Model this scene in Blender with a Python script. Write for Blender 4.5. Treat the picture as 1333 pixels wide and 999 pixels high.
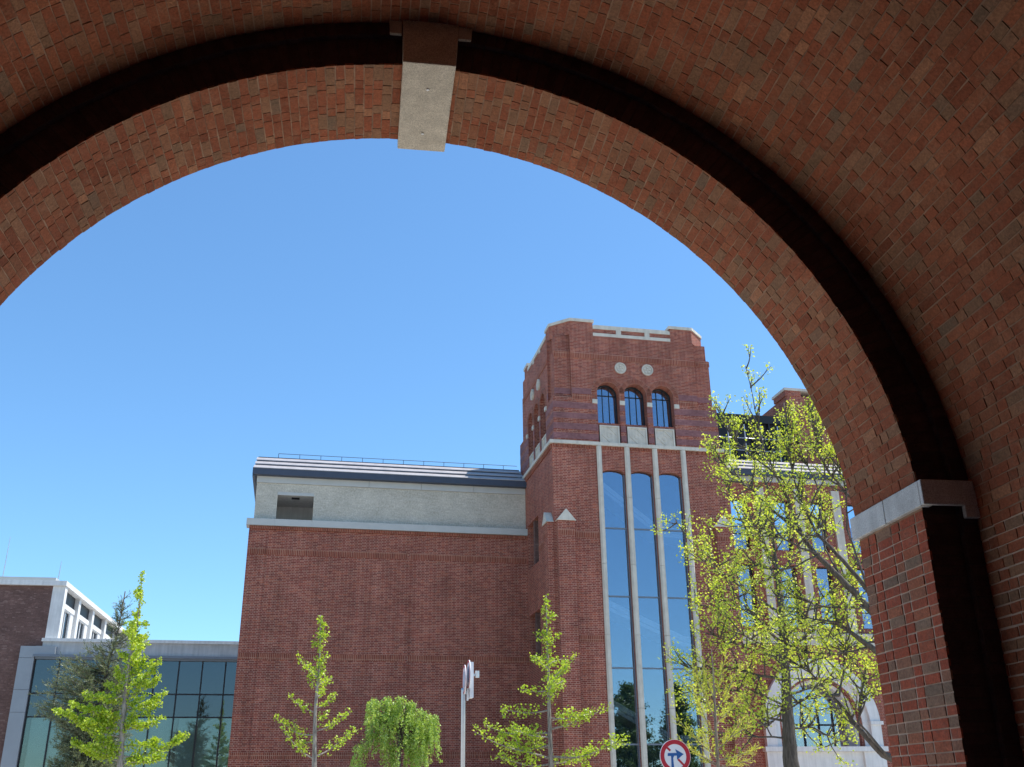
import bpy, bmesh, math, random
from mathutils import Vector, Matrix
random.seed(7)
sc = bpy.context.scene
for o in list(bpy.data.objects): bpy.data.objects.remove(o)
col = sc.collection
R = math.radians

# ------------------------------------------------------------------ camera
F_PX, PITCH, ROLL, YAW, YB = 1309.08, 0.392172, -0.0120511, 0.1466668, -0.061959
fw = Vector((math.sin(YAW)*math.cos(PITCH), math.cos(YAW)*math.cos(PITCH), math.sin(PITCH)))
rt0 = Vector((math.cos(YAW), -math.sin(YAW), 0)); up0 = rt0.cross(fw)
rt = math.cos(ROLL)*rt0 + math.sin(ROLL)*up0
up = -math.sin(ROLL)*rt0 + math.cos(ROLL)*up0
EYE = 1.6
cam = bpy.data.objects.new('camera', bpy.data.cameras.new('camera')); col.objects.link(cam)
cam.matrix_world = Matrix(((rt.x, up.x, -fw.x, 0), (rt.y, up.y, -fw.y, 0), (rt.z, up.z, -fw.z, EYE), (0, 0, 0, 1)))
cam.data.sensor_width = 36; cam.data.lens = F_PX*36/1333
cam.data.clip_start = 0.05; cam.data.clip_end = 3000
sc.camera = cam

# ------------------------------------------------------------------ sun, sky, exposure
XD = Vector((math.cos(YB), -math.sin(YB), 0)); YD = Vector((math.sin(YB), math.cos(YB), 0))
SUN_EL = R(63)
sh = (XD*1.0 + YD*0.03).normalized()
SUN_ROT = math.atan2(sh.x, sh.y)
w = bpy.data.worlds.new('World'); sc.world = w; w.use_nodes = True
nt = w.node_tree; bg = nt.nodes['Background']
sky = nt.nodes.new('ShaderNodeTexSky'); sky.sky_type = 'NISHITA'; sky.sun_disc = False
sky.sun_elevation = SUN_EL; sky.sun_rotation = SUN_ROT
sky.air_density = 1.0; sky.dust_density = 0.3; sky.ozone_density = 3.0; sky.altitude = 100
hz = nt.nodes.new('ShaderNodeMix'); hz.data_type = 'RGBA'; hz.blend_type = 'MULTIPLY'; hz.inputs[0].default_value = 1
hz.inputs[7].default_value = (.685, .945, 1.06, 1)                      # clear, strongly blue spring air
nt.links.new(sky.outputs[0], hz.inputs[6]); nt.links.new(hz.outputs[2], bg.inputs[0]); bg.inputs[1].default_value = 0.14
sun = bpy.data.objects.new('sun', bpy.data.lights.new('sun', 'SUN')); col.objects.link(sun)
sun.data.energy = 4.6; sun.data.angle = R(0.5); sun.data.color = (1, 0.955, 0.88)
sun.rotation_euler = (math.pi/2 - SUN_EL, 0, math.pi - SUN_ROT); sun.location = (20, 0, 60)
sc.view_settings.view_transform = 'Standard'; sc.view_settings.look = 'None'
sc.view_settings.exposure = 0.62; sc.view_settings.gamma = 1
sc.view_settings.use_curve_mapping = False
sc.render.engine = 'CYCLES'
sc.cycles.max_bounces = 10; sc.cycles.diffuse_bounces = 6; sc.cycles.transparent_max_bounces = 12
sc.render.resolution_x = 1024; sc.render.resolution_y = 767

# ------------------------------------------------------------------ coordinates
def wld(a, b, z): return XD*a + YD*b + Vector((0, 0, z))       # facade axes -> world
def at(x, y, b):
    """point of the photograph -> point (a, b, z) on the plane b metres out, in facade axes"""
    d = rt*((x-666.5)/F_PX) - up*((y-499.5)/F_PX) + fw
    k = b/d.dot(YD)
    return Vector((d.dot(XD)*k, b, d.z*k + EYE))

# ------------------------------------------------------------------ objects
def tag(o, label=None, cat=None, group=None, kind=None):
    if label: o['label'] = label
    if cat: o['category'] = cat
    if group: o['group'] = group
    if kind: o['kind'] = kind
    return o
class Thing:
    """an Empty at the base of a thing, turned to the facade axes"""
    def __init__(s, name, a, b, label, cat, group=None, rot=None, z=0):
        s.o = bpy.data.objects.new(name, None); col.objects.link(s.o)
        s.o.location = wld(a, b, z); s.o.rotation_euler = (0, 0, -YB if rot is None else rot)
        s.org = Vector((a, b, z)); tag(s.o, label, cat, group)
def soften(o, wd=.007):
    m = o.modifiers.new('worn edge', 'BEVEL'); m.width = wd; m.segments = 2; m.limit_method = 'ANGLE'
class Split:
    """same calls as MB, but every box becomes a part of its own"""
    def __init__(s, name, mat, th): s.a = (name, mat, th); s.face = lambda p: p
    def box(s, *q):
        v = MB(s.face); v.box(*q); v.build(*s.a)
class MB:
    """collects shapes in facade axes; build() links them as ONE mesh object"""
    def __init__(s, face=None):
        s.v = []; s.f = []; s.uv = []
        s.face = face or (lambda p: p)
    def poly(s, pts, uv=None):
        i = len(s.v); s.v += [Vector(p) for p in pts]
        s.f.append(list(range(i, i+len(pts)))); s.uv.append(uv)
    def add(s, verts, faces, uvs=None):
        i = len(s.v); s.v += [Vector(p) for p in verts]
        for k, f in enumerate(faces):
            s.f.append([i+j for j in f]); s.uv.append(uvs[k] if uvs else None)
    def box(s, a0, a1, b0, b1, z0, z1):
        P = [s.face((x, y, z)) for z in (z0, z1) for y in (b0, b1) for x in (a0, a1)]
        s.add(P, [(0, 1, 3, 2), (4, 6, 7, 5), (0, 4, 5, 1), (2, 3, 7, 6), (0, 2, 6, 4), (1, 5, 7, 3)])
    def prism(s, pts, b0, b1):
        """outline in the (a, z) plane pushed from b0 to b1"""
        n = len(pts)
        P = [s.face((x, b0, z)) for x, z in pts] + [s.face((x, b1, z)) for x, z in pts]
        s.add(P, [tuple(range(n)), tuple(range(2*n-1, n-1, -1))] + [(i, (i+1) % n, n+(i+1) % n, n+i) for i in range(n)])
    def plan(s, pts, z0, z1):
        """outline in plan pushed from z0 to z1"""
        n = len(pts)
        P = [s.face((x, y, z0)) for x, y in pts] + [s.face((x, y, z1)) for x, y in pts]
        s.add(P, [tuple(range(n)), tuple(range(2*n-1, n-1, -1))] + [(i, (i+1) % n, n+(i+1) % n, n+i) for i in range(n)])
    def arch(s, a0, a1, ztop, ac, r, zs, b0, b1, n=20, z0=None, rz=None):
        """wall above an arched opening (rise rz), from springing zs (jambs down to z0) up to ztop"""
        rz = rz or r
        xs = [ac + r*math.cos(math.pi - math.pi*i/n) for i in range(n+1)]
        zs_ = [zs + rz*math.sin(math.pi*i/n) for i in range(n+1)]
        P = []
        for x, z in zip(xs, zs_):
            P += [s.face((x, b0, z)), s.face((x, b1, z)), s.face((x, b0, ztop)), s.face((x, b1, ztop))]
        F = []
        for i in range(n):
            k = 4*i; q = k+4
            F += [(k, q, q+2, k+2), (k+1, k+3, q+3, q+1), (k, k+1, q+1, q), (k+2, q+2, q+3, k+3)]
        F += [(0, 2, 3, 1), (4*n, 4*n+1, 4*n+3, 4*n+2)]
        s.add(P, F)
        zb = zs if z0 is None else z0
        if ac-r-a0 > 1e-4: s.box(a0, ac-r, b0, b1, zb, ztop)
        if a1-ac-r > 1e-4: s.box(ac+r, a1, b0, b1, zb, ztop)
    def ring(s, ac, zs, r0, r1, b0, b1, t0=0., t1=math.pi, n=28):
        P = []; F = []; U = []
        for i in range(n+1):
            t = t0+(t1-t0)*i/n; c, q = math.cos(t), math.sin(t)
            for r, b in ((r0, b0), (r1, b0), (r1, b1), (r0, b1)):
                P.append(s.face((ac+r*c, b, zs+r*q)))
        for i in range(n):
            k = 4*i; q = k+4
            ta, tb = (t0+(t1-t0)*i/n), (t0+(t1-t0)*(i+1)/n)
            for j in range(4):
                l = (j+1) % 4
                F.append((k+j, k+l, q+l, q+j))
                rr = (r0, r1, r1, r0); bb = (b0, b0, b1, b1); rm = (r0+r1)/2
                if j in (0, 2): U.append([(rr[j]-r0, rm*ta), (rr[l]-r0, rm*ta), (rr[l]-r0, rm*tb), (rr[j]-r0, rm*tb)])
                else: U.append([(bb[j], rm*ta), (bb[l], rm*ta), (bb[l], rm*tb), (bb[j], rm*tb)])
        F += [(0, 3, 2, 1), (4*n, 4*n+1, 4*n+2, 4*n+3)]; U += [None, None]
        s.add(P, F, U)
    def disc(s, ac, zc, r, b0, b1, n=28):
        s.prism([(ac+r*math.cos(2*math.pi*i/n), zc+r*math.sin(2*math.pi*i/n)) for i in range(n)], b0, b1)
    def tube(s, pts, rad, sides=6, cap=True):
        pts = [Vector(p) for p in pts]; n = len(pts)
        if not isinstance(rad, (list, tuple)): rad = [rad]*n
        i0 = len(s.v); prev = None
        for k, p in enumerate(pts):
            d = (pts[min(k+1, n-1)]-pts[max(k-1, 0)]).normalized()
            if prev is None:
                x = d.orthogonal().normalized()
            else:
                x = (prev - d*prev.dot(d))
                x = x.normalized() if x.length > 1e-6 else d.orthogonal().normalized()
            prev = x; y = d.cross(x)
            for j in range(sides):
                t = 2*math.pi*j/sides
                s.v.append(p + (x*math.cos(t)+y*math.sin(t))*rad[k])
        for k in range(n-1):
            for j in range(sides):
                l = (j+1) % sides; a = i0+k*sides; c = a+sides
                s.f.append([a+j, a+l, c+l, c+j]); s.uv.append(None)
        if cap:
            s.f.append([i0+j for j in range(sides)][::-1]); s.uv.append(None)
            s.f.append([i0+(n-1)*sides+j for j in range(sides)]); s.uv.append(None)
    def build(s, name, mat, th=None, normals=True, smooth=False, parent=None, wrap=True):
        org = th.org if th else Vector((0, 0, 0))
        me = bpy.data.meshes.new(name)
        me.from_pydata([tuple(p-org) for p in s.v], [], s.f)
        if wrap:
            uvl = me.uv_layers.new(name='UVMap'); k = 0; data = [0.0]*(2*len(me.loops))
            for f, uv in zip(s.f, s.uv):
                if uv is None:
                    P = [s.v[i] for i in f]; n = Vector((0, 0, 0))
                    for i in range(len(P)):
                        A, B = P[i], P[(i+1) % len(P)]
                        n += Vector(((A.y-B.y)*(A.z+B.z), (A.z-B.z)*(A.x+B.x), (A.x-B.x)*(A.y+B.y)))
                    if n.length > 0: n.normalize()
                    if abs(n.z) > .75: uv = [(p.x, p.y) for p in P]
                    else:
                        t = Vector((-n.y, n.x, 0)).normalized()
                        if t.x+t.y*.3 < 0: t = -t
                        uv = [(p.dot(t), p.z) for p in P]
                for q in uv:
                    data[k] = q[0]; data[k+1] = q[1]; k += 2
            uvl.data.foreach_set('uv', data)
        if normals:
            bm = bmesh.new(); bm.from_mesh(me)
            bmesh.ops.recalc_face_normals(bm, faces=bm.faces); bm.to_mesh(me); bm.free()
        if smooth: me.polygons.foreach_set('use_smooth', [True]*len(me.polygons))
        me.update()
        for m in (mat if isinstance(mat, (list, tuple)) else [mat]): me.materials.append(m)
        o = bpy.data.objects.new(name, me); col.objects.link(o)
        if parent is not None: o.parent = parent
        elif th: o.parent = th.o
        return o

# ------------------------------------------------------------------ materials
class NT:
    def __init__(s, name):
        s.m = bpy.data.materials.new(name); s.m.use_nodes = True
        s.t = s.m.node_tree; s.b = s.t.nodes['Principled BSDF']; s.out = s.t.nodes['Material Output']
    def n(s, typ, **kw):
        x = s.t.nodes.new(typ)
        for k, v in kw.items(): setattr(x, k, v)
        return x
    def set(s, sock, v):
        if v is None: return
        if hasattr(v, 'links'): s.t.links.new(v, sock)
        elif isinstance(v, (tuple, list)) and len(v) == 3 and sock.type == 'RGBA': sock.default_value = (*v, 1)
        else: sock.default_value = v
    def math(s, op, a, b=None, c=None):
        x = s.n('ShaderNodeMath', operation=op)
        for i, q in enumerate((a, b, c)): s.set(x.inputs[i], q)
        return x.outputs[0]
    def mix(s, f, a, b, blend='MIX'):
        x = s.n('ShaderNodeMix', data_type='RGBA', blend_type=blend)
        s.set(x.inputs[0], f); s.set(x.inputs[6], a); s.set(x.inputs[7], b)
        return x.outputs[2]
    def mixf(s, f, a, b):
        x = s.n('ShaderNodeMix', data_type='FLOAT')
        s.set(x.inputs[0], f); s.set(x.inputs[2], a); s.set(x.inputs[3], b)
        return x.outputs[0]
    def noise(s, scale, detail=3, vec=None, rough=.55):
        x = s.n('ShaderNodeTexNoise'); x.inputs['Scale'].default_value = scale
        x.inputs['Detail'].default_value = detail; x.inputs['Roughness'].default_value = rough
        s.set(x.inputs['Vector'], vec); return x
    def ramp(s, f, stops, mode='LINEAR'):
        x = s.n('ShaderNodeValToRGB'); e = x.color_ramp; e.interpolation = mode
        while len(e.elements) > 1: e.elements.remove(e.elements[-1])
        e.elements[0].position = stops[0][0]; e.elements[0].color = (*stops[0][1], 1)
        for p, c in stops[1:]:
            q = e.elements.new(p); q.color = (*c, 1)
        s.set(x.inputs[0], f); return x.outputs[0]
    def rng(s, v, a, b, c, d):
        x = s.n('ShaderNodeMapRange'); s.set(x.inputs[0], v)
        for i, q in enumerate((a, b, c, d)): x.inputs[i+1].default_value = q
        return x.outputs[0]
def brick_mat(name, stops, mortar, L=.25, Hd=.13, h=.07, m=.010, offset=0., jit=0., swap=False, wob=.004, bump=.6,
              soft=.003, big=(.8, 1.15), tone=None, rough=.9, chip=0., streak=0.):
    t = NT(name); uvn = t.n('ShaderNodeUVMap'); tc = t.n('ShaderNodeTexCoord')
    sep = t.n('ShaderNodeSeparateXYZ'); t.set(sep.inputs[0], uvn.outputs[0])
    u, v = (sep.outputs[1], sep.outputs[0]) if swap else (sep.outputs[0], sep.outputs[1])
    if wob:
        nz = t.noise(9, 2, uvn.outputs[0]); s2 = t.n('ShaderNodeSeparateColor'); t.set(s2.inputs[0], nz.outputs['Color'])
        u = t.math('MULTIPLY_ADD', t.math('SUBTRACT', s2.outputs[0], .5), wob*5, u)
        v = t.math('MULTIPLY_ADD', t.math('SUBTRACT', s2.outputs[1], .5), wob*3, v)
    row = t.math('FLOOR', t.math('DIVIDE', v, h))
    fv = t.math('SUBTRACT', v, t.math('MULTIPLY', row, h))
    uu = u
    if offset: uu = t.math('MULTIPLY_ADD', t.math('FLOORED_MODULO', row, 2.), offset, uu)
    if jit:
        wr = t.n('ShaderNodeTexWhiteNoise', noise_dimensions='1D'); t.set(wr.inputs['W'], row)
        uu = t.math('MULTIPLY_ADD', wr.outputs[0], jit, uu)
    P = L+Hd
    k = t.math('FLOOR', t.math('DIVIDE', uu, P)); fu = t.math('SUBTRACT', uu, t.math('MULTIPLY', k, P))
    if Hd > 0:
        isH = t.math('GREATER_THAN', fu, L)
        ds = t.math('MINIMUM', fu, t.math('SUBTRACT', L, fu)); dh = t.math('MINIMUM', t.math('SUBTRACT', fu, L), t.math('SUBTRACT', P, fu))
        du = t.mixf(isH, ds, dh); idx = t.math('MULTIPLY_ADD', k, 2., isH)
    else:
        du = t.math('MINIMUM', fu, t.math('SUBTRACT', L, fu)); idx = k
    dv = t.math('MINIMUM', fv, t.math('SUBTRACT', h, fv)); d = t.math('MINIMUM', du, dv)
    cmb = t.n('ShaderNodeCombineXYZ'); t.set(cmb.inputs[0], idx); t.set(cmb.inputs[1], row)
    wn = t.n('ShaderNodeTexWhiteNoise', noise_dimensions='2D'); t.set(wn.inputs['Vector'], cmb.outputs[0])
    ws = t.n('ShaderNodeSeparateColor'); t.set(ws.inputs[0], wn.outputs['Color'])
    if chip:
        nc = t.noise(28, 3, uvn.outputs[0])
        d = t.math('MULTIPLY_ADD', t.math('SUBTRACT', nc.outputs[0], .5), chip, d)
    mm = t.math('MULTIPLY_ADD', ws.outputs[1], m*.35, m*.3)
    mask = t.n('ShaderNodeMapRange', interpolation_type='SMOOTHSTEP'); t.set(mask.inputs[0], t.math('SUBTRACT', d, mm))
    mask.inputs[1].default_value = -soft; mask.inputs[2].default_value = soft
    mask = mask.outputs[0]
    c = t.ramp(wn.outputs[0], stops)
    n1 = t.noise(1.1, 3, tc.outputs['Object']); n2 = t.noise(70, 4, tc.outputs['Object'], .7); n3 = t.noise(14, 3, tc.outputs['Object'])
    c = t.mix(1., c, t.rng(n2.outputs[0], .3, .7, .72, 1.25), 'MULTIPLY')
    c = t.mix(1., c, t.rng(n3.outputs[0], .3, .7, .8, 1.18), 'MULTIPLY')
    c = t.mix(mask, mortar, c)
    c = t.mix(1., c, t.rng(n1.outputs[0], .3, .7, *big), 'MULTIPLY')
    if streak:
        mp = t.n('ShaderNodeMapping'); mp.inputs['Scale'].default_value = (1.3, 1.3, .10); t.set(mp.inputs[0], tc.outputs['Object'])
        c = t.mix(1., c, t.rng(t.noise(1.6, 5, mp.outputs[0], .6).outputs[0], .35, .68, 1.07, 1-streak), 'MULTIPLY')
    if tone: c = t.mix(t.rng(t.noise(.25, 2, tc.outputs['Object']).outputs[0], .42, .62, 0, .5), c, tone, 'MIX')
    t.set(t.b.inputs['Base Color'], c); t.b.inputs['Roughness'].default_value = rough
    t.b.inputs['Specular IOR Level'].default_value = .25
    if bump:
        hgt = t.math('MULTIPLY', mask, t.math('MULTIPLY_ADD', ws.outputs[2], .6, .5))
        hgt = t.math('MULTIPLY_ADD', n2.outputs[0], .35, hgt)
        bp = t.n('ShaderNodeBump'); bp.inputs['Strength'].default_value = bump; bp.inputs['Distance'].default_value = .008
        t.set(bp.inputs['Height'], hgt); t.set(t.b.inputs['Normal'], bp.outputs[0])
    return t.m
def plain(name, c, rough=.7, var=.12, scale=8, metal=0., bump=0., speck=0., spec=.3, streak=0.):
    t = NT(name); tc = t.n('ShaderNodeTexCoord')
    n = t.noise(scale, 4, tc.outputs['Object'])
    cc = t.mix(1., c, t.rng(n.outputs[0], .3, .7, 1-var, 1+var), 'MULTIPLY')
    if speck:
        n2 = t.noise(160, 2, tc.outputs['Object']); cc = t.mix(1., cc, t.rng(n2.outputs[0], .35, .65, 1-speck, 1+speck), 'MULTIPLY')
    if streak:
        mp = t.n('ShaderNodeMapping'); mp.inputs['Scale'].default_value = (3, 3, .25); t.set(mp.inputs[0], tc.outputs['Object'])
        n3 = t.noise(2.2, 4, mp.outputs[0]); cc = t.mix(1., cc, t.rng(n3.outputs[0], .4, .7, 1.05, 1-streak), 'MULTIPLY')
    t.set(t.b.inputs['Base Color'], cc); t.b.inputs['Roughness'].default_value = rough
    t.b.inputs['Metallic'].default_value = metal; t.b.inputs['Specular IOR Level'].default_value = spec
    if bump:
        bp = t.n('ShaderNodeBump'); bp.inputs['Strength'].default_value = bump; bp.inputs['Distance'].default_value = .01
        t.set(bp.inputs['Height'], t.noise(scale*6, 4, tc.outputs['Object']).outputs[0]); t.set(t.b.inputs['Normal'], bp.outputs[0])
    return t.m
def glass(name, tint, refl, trans, rough=.01, wave=.0):
    """coated facade glass: mirror part plus a see-through part"""
    t = NT(name)
    tr = t.n('ShaderNodeBsdfTransparent'); tr.inputs[0].default_value = (*trans, 1)
    gl = t.n('ShaderNodeBsdfGlossy'); gl.inputs[0].default_value = (*tint, 1); gl.inputs['Roughness'].default_value = rough
    if wave:
        bp = t.n('ShaderNodeBump'); bp.inputs['Strength'].default_value = wave; bp.inputs['Distance'].default_value = .05
        t.set(bp.inputs['Height'], t.noise(.5, 2, t.n('ShaderNodeTexCoord').outputs['Object']).outputs[0]); t.set(gl.inputs['Normal'], bp.outputs[0])
    mx = t.n('ShaderNodeMixShader'); lw = t.n('ShaderNodeLayerWeight'); lw.inputs[0].default_value = .35
    t.set(mx.inputs[0], t.math('ADD', t.math('MULTIPLY', lw.outputs['Fresnel'], .6), refl))
    t.t.links.new(tr.outputs[0], mx.inputs[1]); t.t.links.new(gl.outputs[0], mx.inputs[2])
    t.t.links.new(mx.outputs[0], t.out.inputs['Surface'])
    return t.m
def leaf_mat(name, c1, c2, trans=.5, c3=None):
    t = NT(name); gi = t.n('ShaderNodeNewGeometry')
    st = [(0, c1), (.6, c2)] + ([(1., c3)] if c3 else [])
    c = t.ramp(gi.outputs['Random Per Island'], st)
    df = t.n('ShaderNodeBsdfDiffuse'); tl = t.n('ShaderNodeBsdfTranslucent'); gl = t.n('ShaderNodeBsdfGlossy')
    gl.inputs['Roughness'].default_value = .45; gl.inputs[0].default_value = (1, 1, 1, 1)
    t.set(df.inputs[0], c); t.set(tl.inputs[0], t.mix(1., c, (1.15, 1.1, .55), 'MULTIPLY'))
    mx = t.n('ShaderNodeMixShader'); mx.inputs[0].default_value = trans
    t.t.links.new(df.outputs[0], mx.inputs[1]); t.t.links.new(tl.outputs[0], mx.inputs[2])
    m2 = t.n('ShaderNodeMixShader'); m2.inputs[0].default_value = .04
    t.t.links.new(mx.outputs[0], m2.inputs[1]); t.t.links.new(gl.outputs[0], m2.inputs[2])
    t.t.links.new(m2.outputs[0], t.out.inputs['Surface'])
    return t.m

RED = [(0, (.17, .042, .030)), (.25, (.25, .062, .040)), (.5, (.21, .052, .036)), (.68, (.30, .088, .052)), (.8, (.19, .085, .058)), (.9, (.21, .15, .105)), (1, (.16, .125, .095))]
M_VAULT = brick_mat('vault brick', RED, (.12, .075, .055), L=.235, Hd=.125, h=.0705, m=.007, offset=.185, jit=.06, wob=.007, bump=1., chip=.010, big=(.75, 1.2))
M_SOFF = brick_mat('arch soffit brick', RED, (.36, .25, .19), L=.235, Hd=.125, h=.0685, m=.012, offset=.0, jit=.03, wob=.0045, bump=1., chip=.008)
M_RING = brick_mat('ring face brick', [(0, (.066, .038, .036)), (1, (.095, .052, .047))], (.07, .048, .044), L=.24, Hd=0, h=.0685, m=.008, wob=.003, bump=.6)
FAR = [(0, (0.1669, 0.0416, 0.0312)), (.25, (0.2503, 0.0582, 0.0407)), (.5, (0.2058, 0.0489, 0.0350)), (.75, (0.2948, 0.0728, 0.0463)), (.92, (0.3448, 0.0978, 0.0568)), (1, (0.2280, 0.0853, 0.0605))]
M_BRICK = brick_mat('facade brick', FAR, (.49, .285, .215), L=.24, Hd=.12, h=.0715, m=.015, offset=.18, wob=0, bump=.5, soft=.002, big=(.85, 1.1), streak=.20)
M_SOLD = brick_mat('soldier brick', [(0, (.19, .048, .032)), (1, (.28, .078, .046))], (.44, .25, .175), L=.26, Hd=0, h=.078, m=.016, swap=True, wob=0, bump=.6, soft=.002)
M_VOUS = brick_mat('voussoir brick', [(0, (.18, .045, .03)), (1, (.28, .08, .048))], (.42, .26, .19), L=.24, Hd=0, h=.075, m=.014, wob=0, bump=.5, soft=.002)
M_BAND = brick_mat('purple band brick', [(0, (.20, .088, .090)), (1, (.25, .115, .115))], (.24, .13, .13), L=.24, Hd=.12, h=.0715, m=.008, offset=.18, wob=0, bump=.3, soft=.003)
M_BROWN = brick_mat('brown brick', [(0, (.125, .070, .060)), (.7, (.15, .085, .072)), (.9, (.17, .10, .085)), (1, (.22, .14, .12))], (.15, .10, .09), L=.25, Hd=.12, h=.07, m=.008, offset=.18, wob=0, bump=.3)
M_STONE = plain('pale limestone', (.54, .50, .43), .8, .1, 3, speck=.10, bump=.15, streak=.12)
M_GRAN = plain('grey granite', (.54, .50, .42), .75, .12, 9, speck=.28, bump=.3)
M_GRANW = plain('white granite', (.58, .60, .60), .7, .10, 7, speck=.22, bump=.25, streak=.15)
M_CLAD = plain('pale grey metal coping', (.45, .445, .42), .45, .05, 2, spec=.5)
M_TILE = brick_mat('grey tile cladding', [(0, (.47, .43, .355)), (.5, (.50, .46, .385)), (1, (.53, .49, .415))], (.46, .42, .35), L=.24, Hd=0, h=.072, m=.006, offset=.12, wob=0, bump=.3, big=(.9, 1.08))
M_ROOF = plain('standing seam roof metal', (.36, .335, .335), .5, .16, 3, metal=.0, spec=.6)
M_FASC = plain('blue grey fascia', (.055, .068, .10), .5, .06, 3)
M_DARK = plain('dark bronze metal', (.018, .018, .022), .5, .1, 4)
M_FRAME = plain('grey window frame', (.16, .19, .23), .45, .05, 4)
M_ROOM = plain('dim interior plaster', (.11, .15, .19), .9, .1, 2)
M_ROOMD = plain('dark interior', (.14, .15, .16), .9, .1, 2)
M_WHITE = plain('white painted concrete', (.64, .64, .63), .8, .06, 3, streak=.12)
M_CONC = plain('grey concrete parapet', (.46, .46, .455), .85, .08, 2, streak=.15)
M_GREYP = plain('grey metal panel', (.27, .30, .33), .5, .05, 2)
M_GLASS = glass('blue coated glass', (.60, .70, .82), .30, (.84, .91, .96), wave=.02)
M_GLASSD = glass('dark spandrel glass', (.60, .64, .68), .12, (.46, .48, .50), wave=.02)
M_GLASST = glass('teal glass', (.70, .80, .80), .10, (.68, .74, .73), wave=.02)
M_BLIND = plain('pale roller blind', (.64, .70, .68), .9, .06, 1.5)
M_STEEL = plain('galvanised steel', (.52, .54, .56), .4, .06, 6, metal=.6, spec=.5)
M_SIGNW = plain('sign white', (.72, .73, .76), .4, .03, 3)
M_SIGNR = plain('sign red', (.42, .012, .028), .4, .04, 3)
M_SIGNB = plain('sign blue', (.012, .09, .30), .4, .04, 3)

def old_brick(name, stops, smear, amt):
    t = NT(name); gi = t.n('ShaderNodeNewGeometry'); tc = t.n('ShaderNodeTexCoord'); ob = tc.outputs['Object']
    c = t.ramp(gi.outputs['Random Per Island'], stops)
    c = t.mix(t.rng(t.noise(9, 4, ob, .7).outputs[0], .5, .72, 0, amt), c, smear)
    c = t.mix(1., c, t.rng(t.noise(55, 4, ob, .7).outputs[0], .3, .7, .62, 1.38), 'MULTIPLY')
    c = t.mix(1., c, t.rng(t.noise(1.0, 3, ob).outputs[0], .3, .7, .8, 1.18), 'MULTIPLY')
    c = t.mix(t.rng(t.noise(20, 3, ob, .6).outputs[0], .54, .70, 0, .45), c, t.mix(.5, smear, (.12, .045, .03)))
    t.set(t.b.inputs['Base Color'], c); t.b.inputs['Roughness'].default_value = .92; t.b.inputs['Specular IOR Level'].default_value = .2
    bp = t.n('ShaderNodeBump'); bp.inputs['Strength'].default_value = .8; bp.inputs['Distance'].default_value = .006
    t.set(bp.inputs['Height'], t.noise(60, 5, ob, .7).outputs[0]); t.set(t.b.inputs['Normal'], bp.outputs[0])
    return t.m
OLD = [(0, (.215, .066, .033)), (.2, (.30, .092, .046)), (.4, (.26, .082, .042)), (.58, (.33, .112, .056)), (.70, (.26, .100, .052)), (.81, (.285, .140, .078)), (.89, (.215, .122, .072)), (.95, (.37, .165, .088)), (1, (.18, .118, .078))]
M_OLD = old_brick('weathered vault brick', OLD, (.33, .165, .10), .6)
M_OLDP = old_brick('red pier brick', [(0, (.32, .076, .043)), (.3, (.40, .100, .054)), (.6, (.35, .086, .048)), (.72, (.38, .13, .07)), (.82, (.27, .15, .10)), (.95, (.27, .18, .125)), (1, (.21, .145, .105))], (.30, .16, .12), .35)
M_MORT = plain('soffit mortar', (.33, .21, .145), .95, .35, 5, bump=.4)
M_MORTL = plain('pale pink mortar', (.56, .41, .32), .95, .15, 9, bump=.4)
M_MORTD = plain('vault mortar', (.30, .185, .125), .95, .35, 5, bump=.4)
def bark(name, c):
    t = NT(name); tc = t.n('ShaderNodeTexCoord'); mp = t.n('ShaderNodeMapping'); mp.inputs['Scale'].default_value = (1, 1, .18)
    t.set(mp.inputs[0], tc.outputs['Object']); n = t.noise(24, 5, mp.outputs[0], .65)
    t.set(t.b.inputs['Base Color'], t.mix(1., c, t.rng(n.outputs[0], .32, .68, .45, 1.45), 'MULTIPLY'))
    t.b.inputs['Roughness'].default_value = .9
    bp = t.n('ShaderNodeBump'); bp.inputs['Strength'].default_value = .9; bp.inputs['Distance'].default_value = .03
    t.set(bp.inputs['Height'], n.outputs[0]); t.set(t.b.inputs['Normal'], bp.outputs[0])
    return t.m
M_BARKL = bark('pale grey bark', (.30, .26, .22)); M_BARKD = bark('dark furrowed bark', (.10, .083, .068))
M_TWIG = bark('twig bark', (.27, .22, .17))
M_GINKGO = leaf_mat('fresh ginkgo leaf', (.27, .41, .02), (.42, .56, .03), .5, (.58, .66, .09))
M_MAPLE = leaf_mat('opening spring leaf', (.34, .45, .035), (.56, .66, .06), .55, (.70, .70, .17))
M_NEEDLE = leaf_mat('blue green needle', (.085, .11, .06), (.16, .19, .10), .3, (.27, .30, .17))
M_WEEP = leaf_mat('weeping willow leaf', (.25, .38, .07), (.38, .54, .10), .45, (.50, .62, .20))
M_BROAD = leaf_mat('broad green leaf', (.07, .12, .035), (.12, .19, .05), .35, (.17, .25, .07))
M_FEATH = leaf_mat('feathery sprout', (.50, .54, .06), (.62, .64, .10), .5, (.68, .64, .18))

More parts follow.
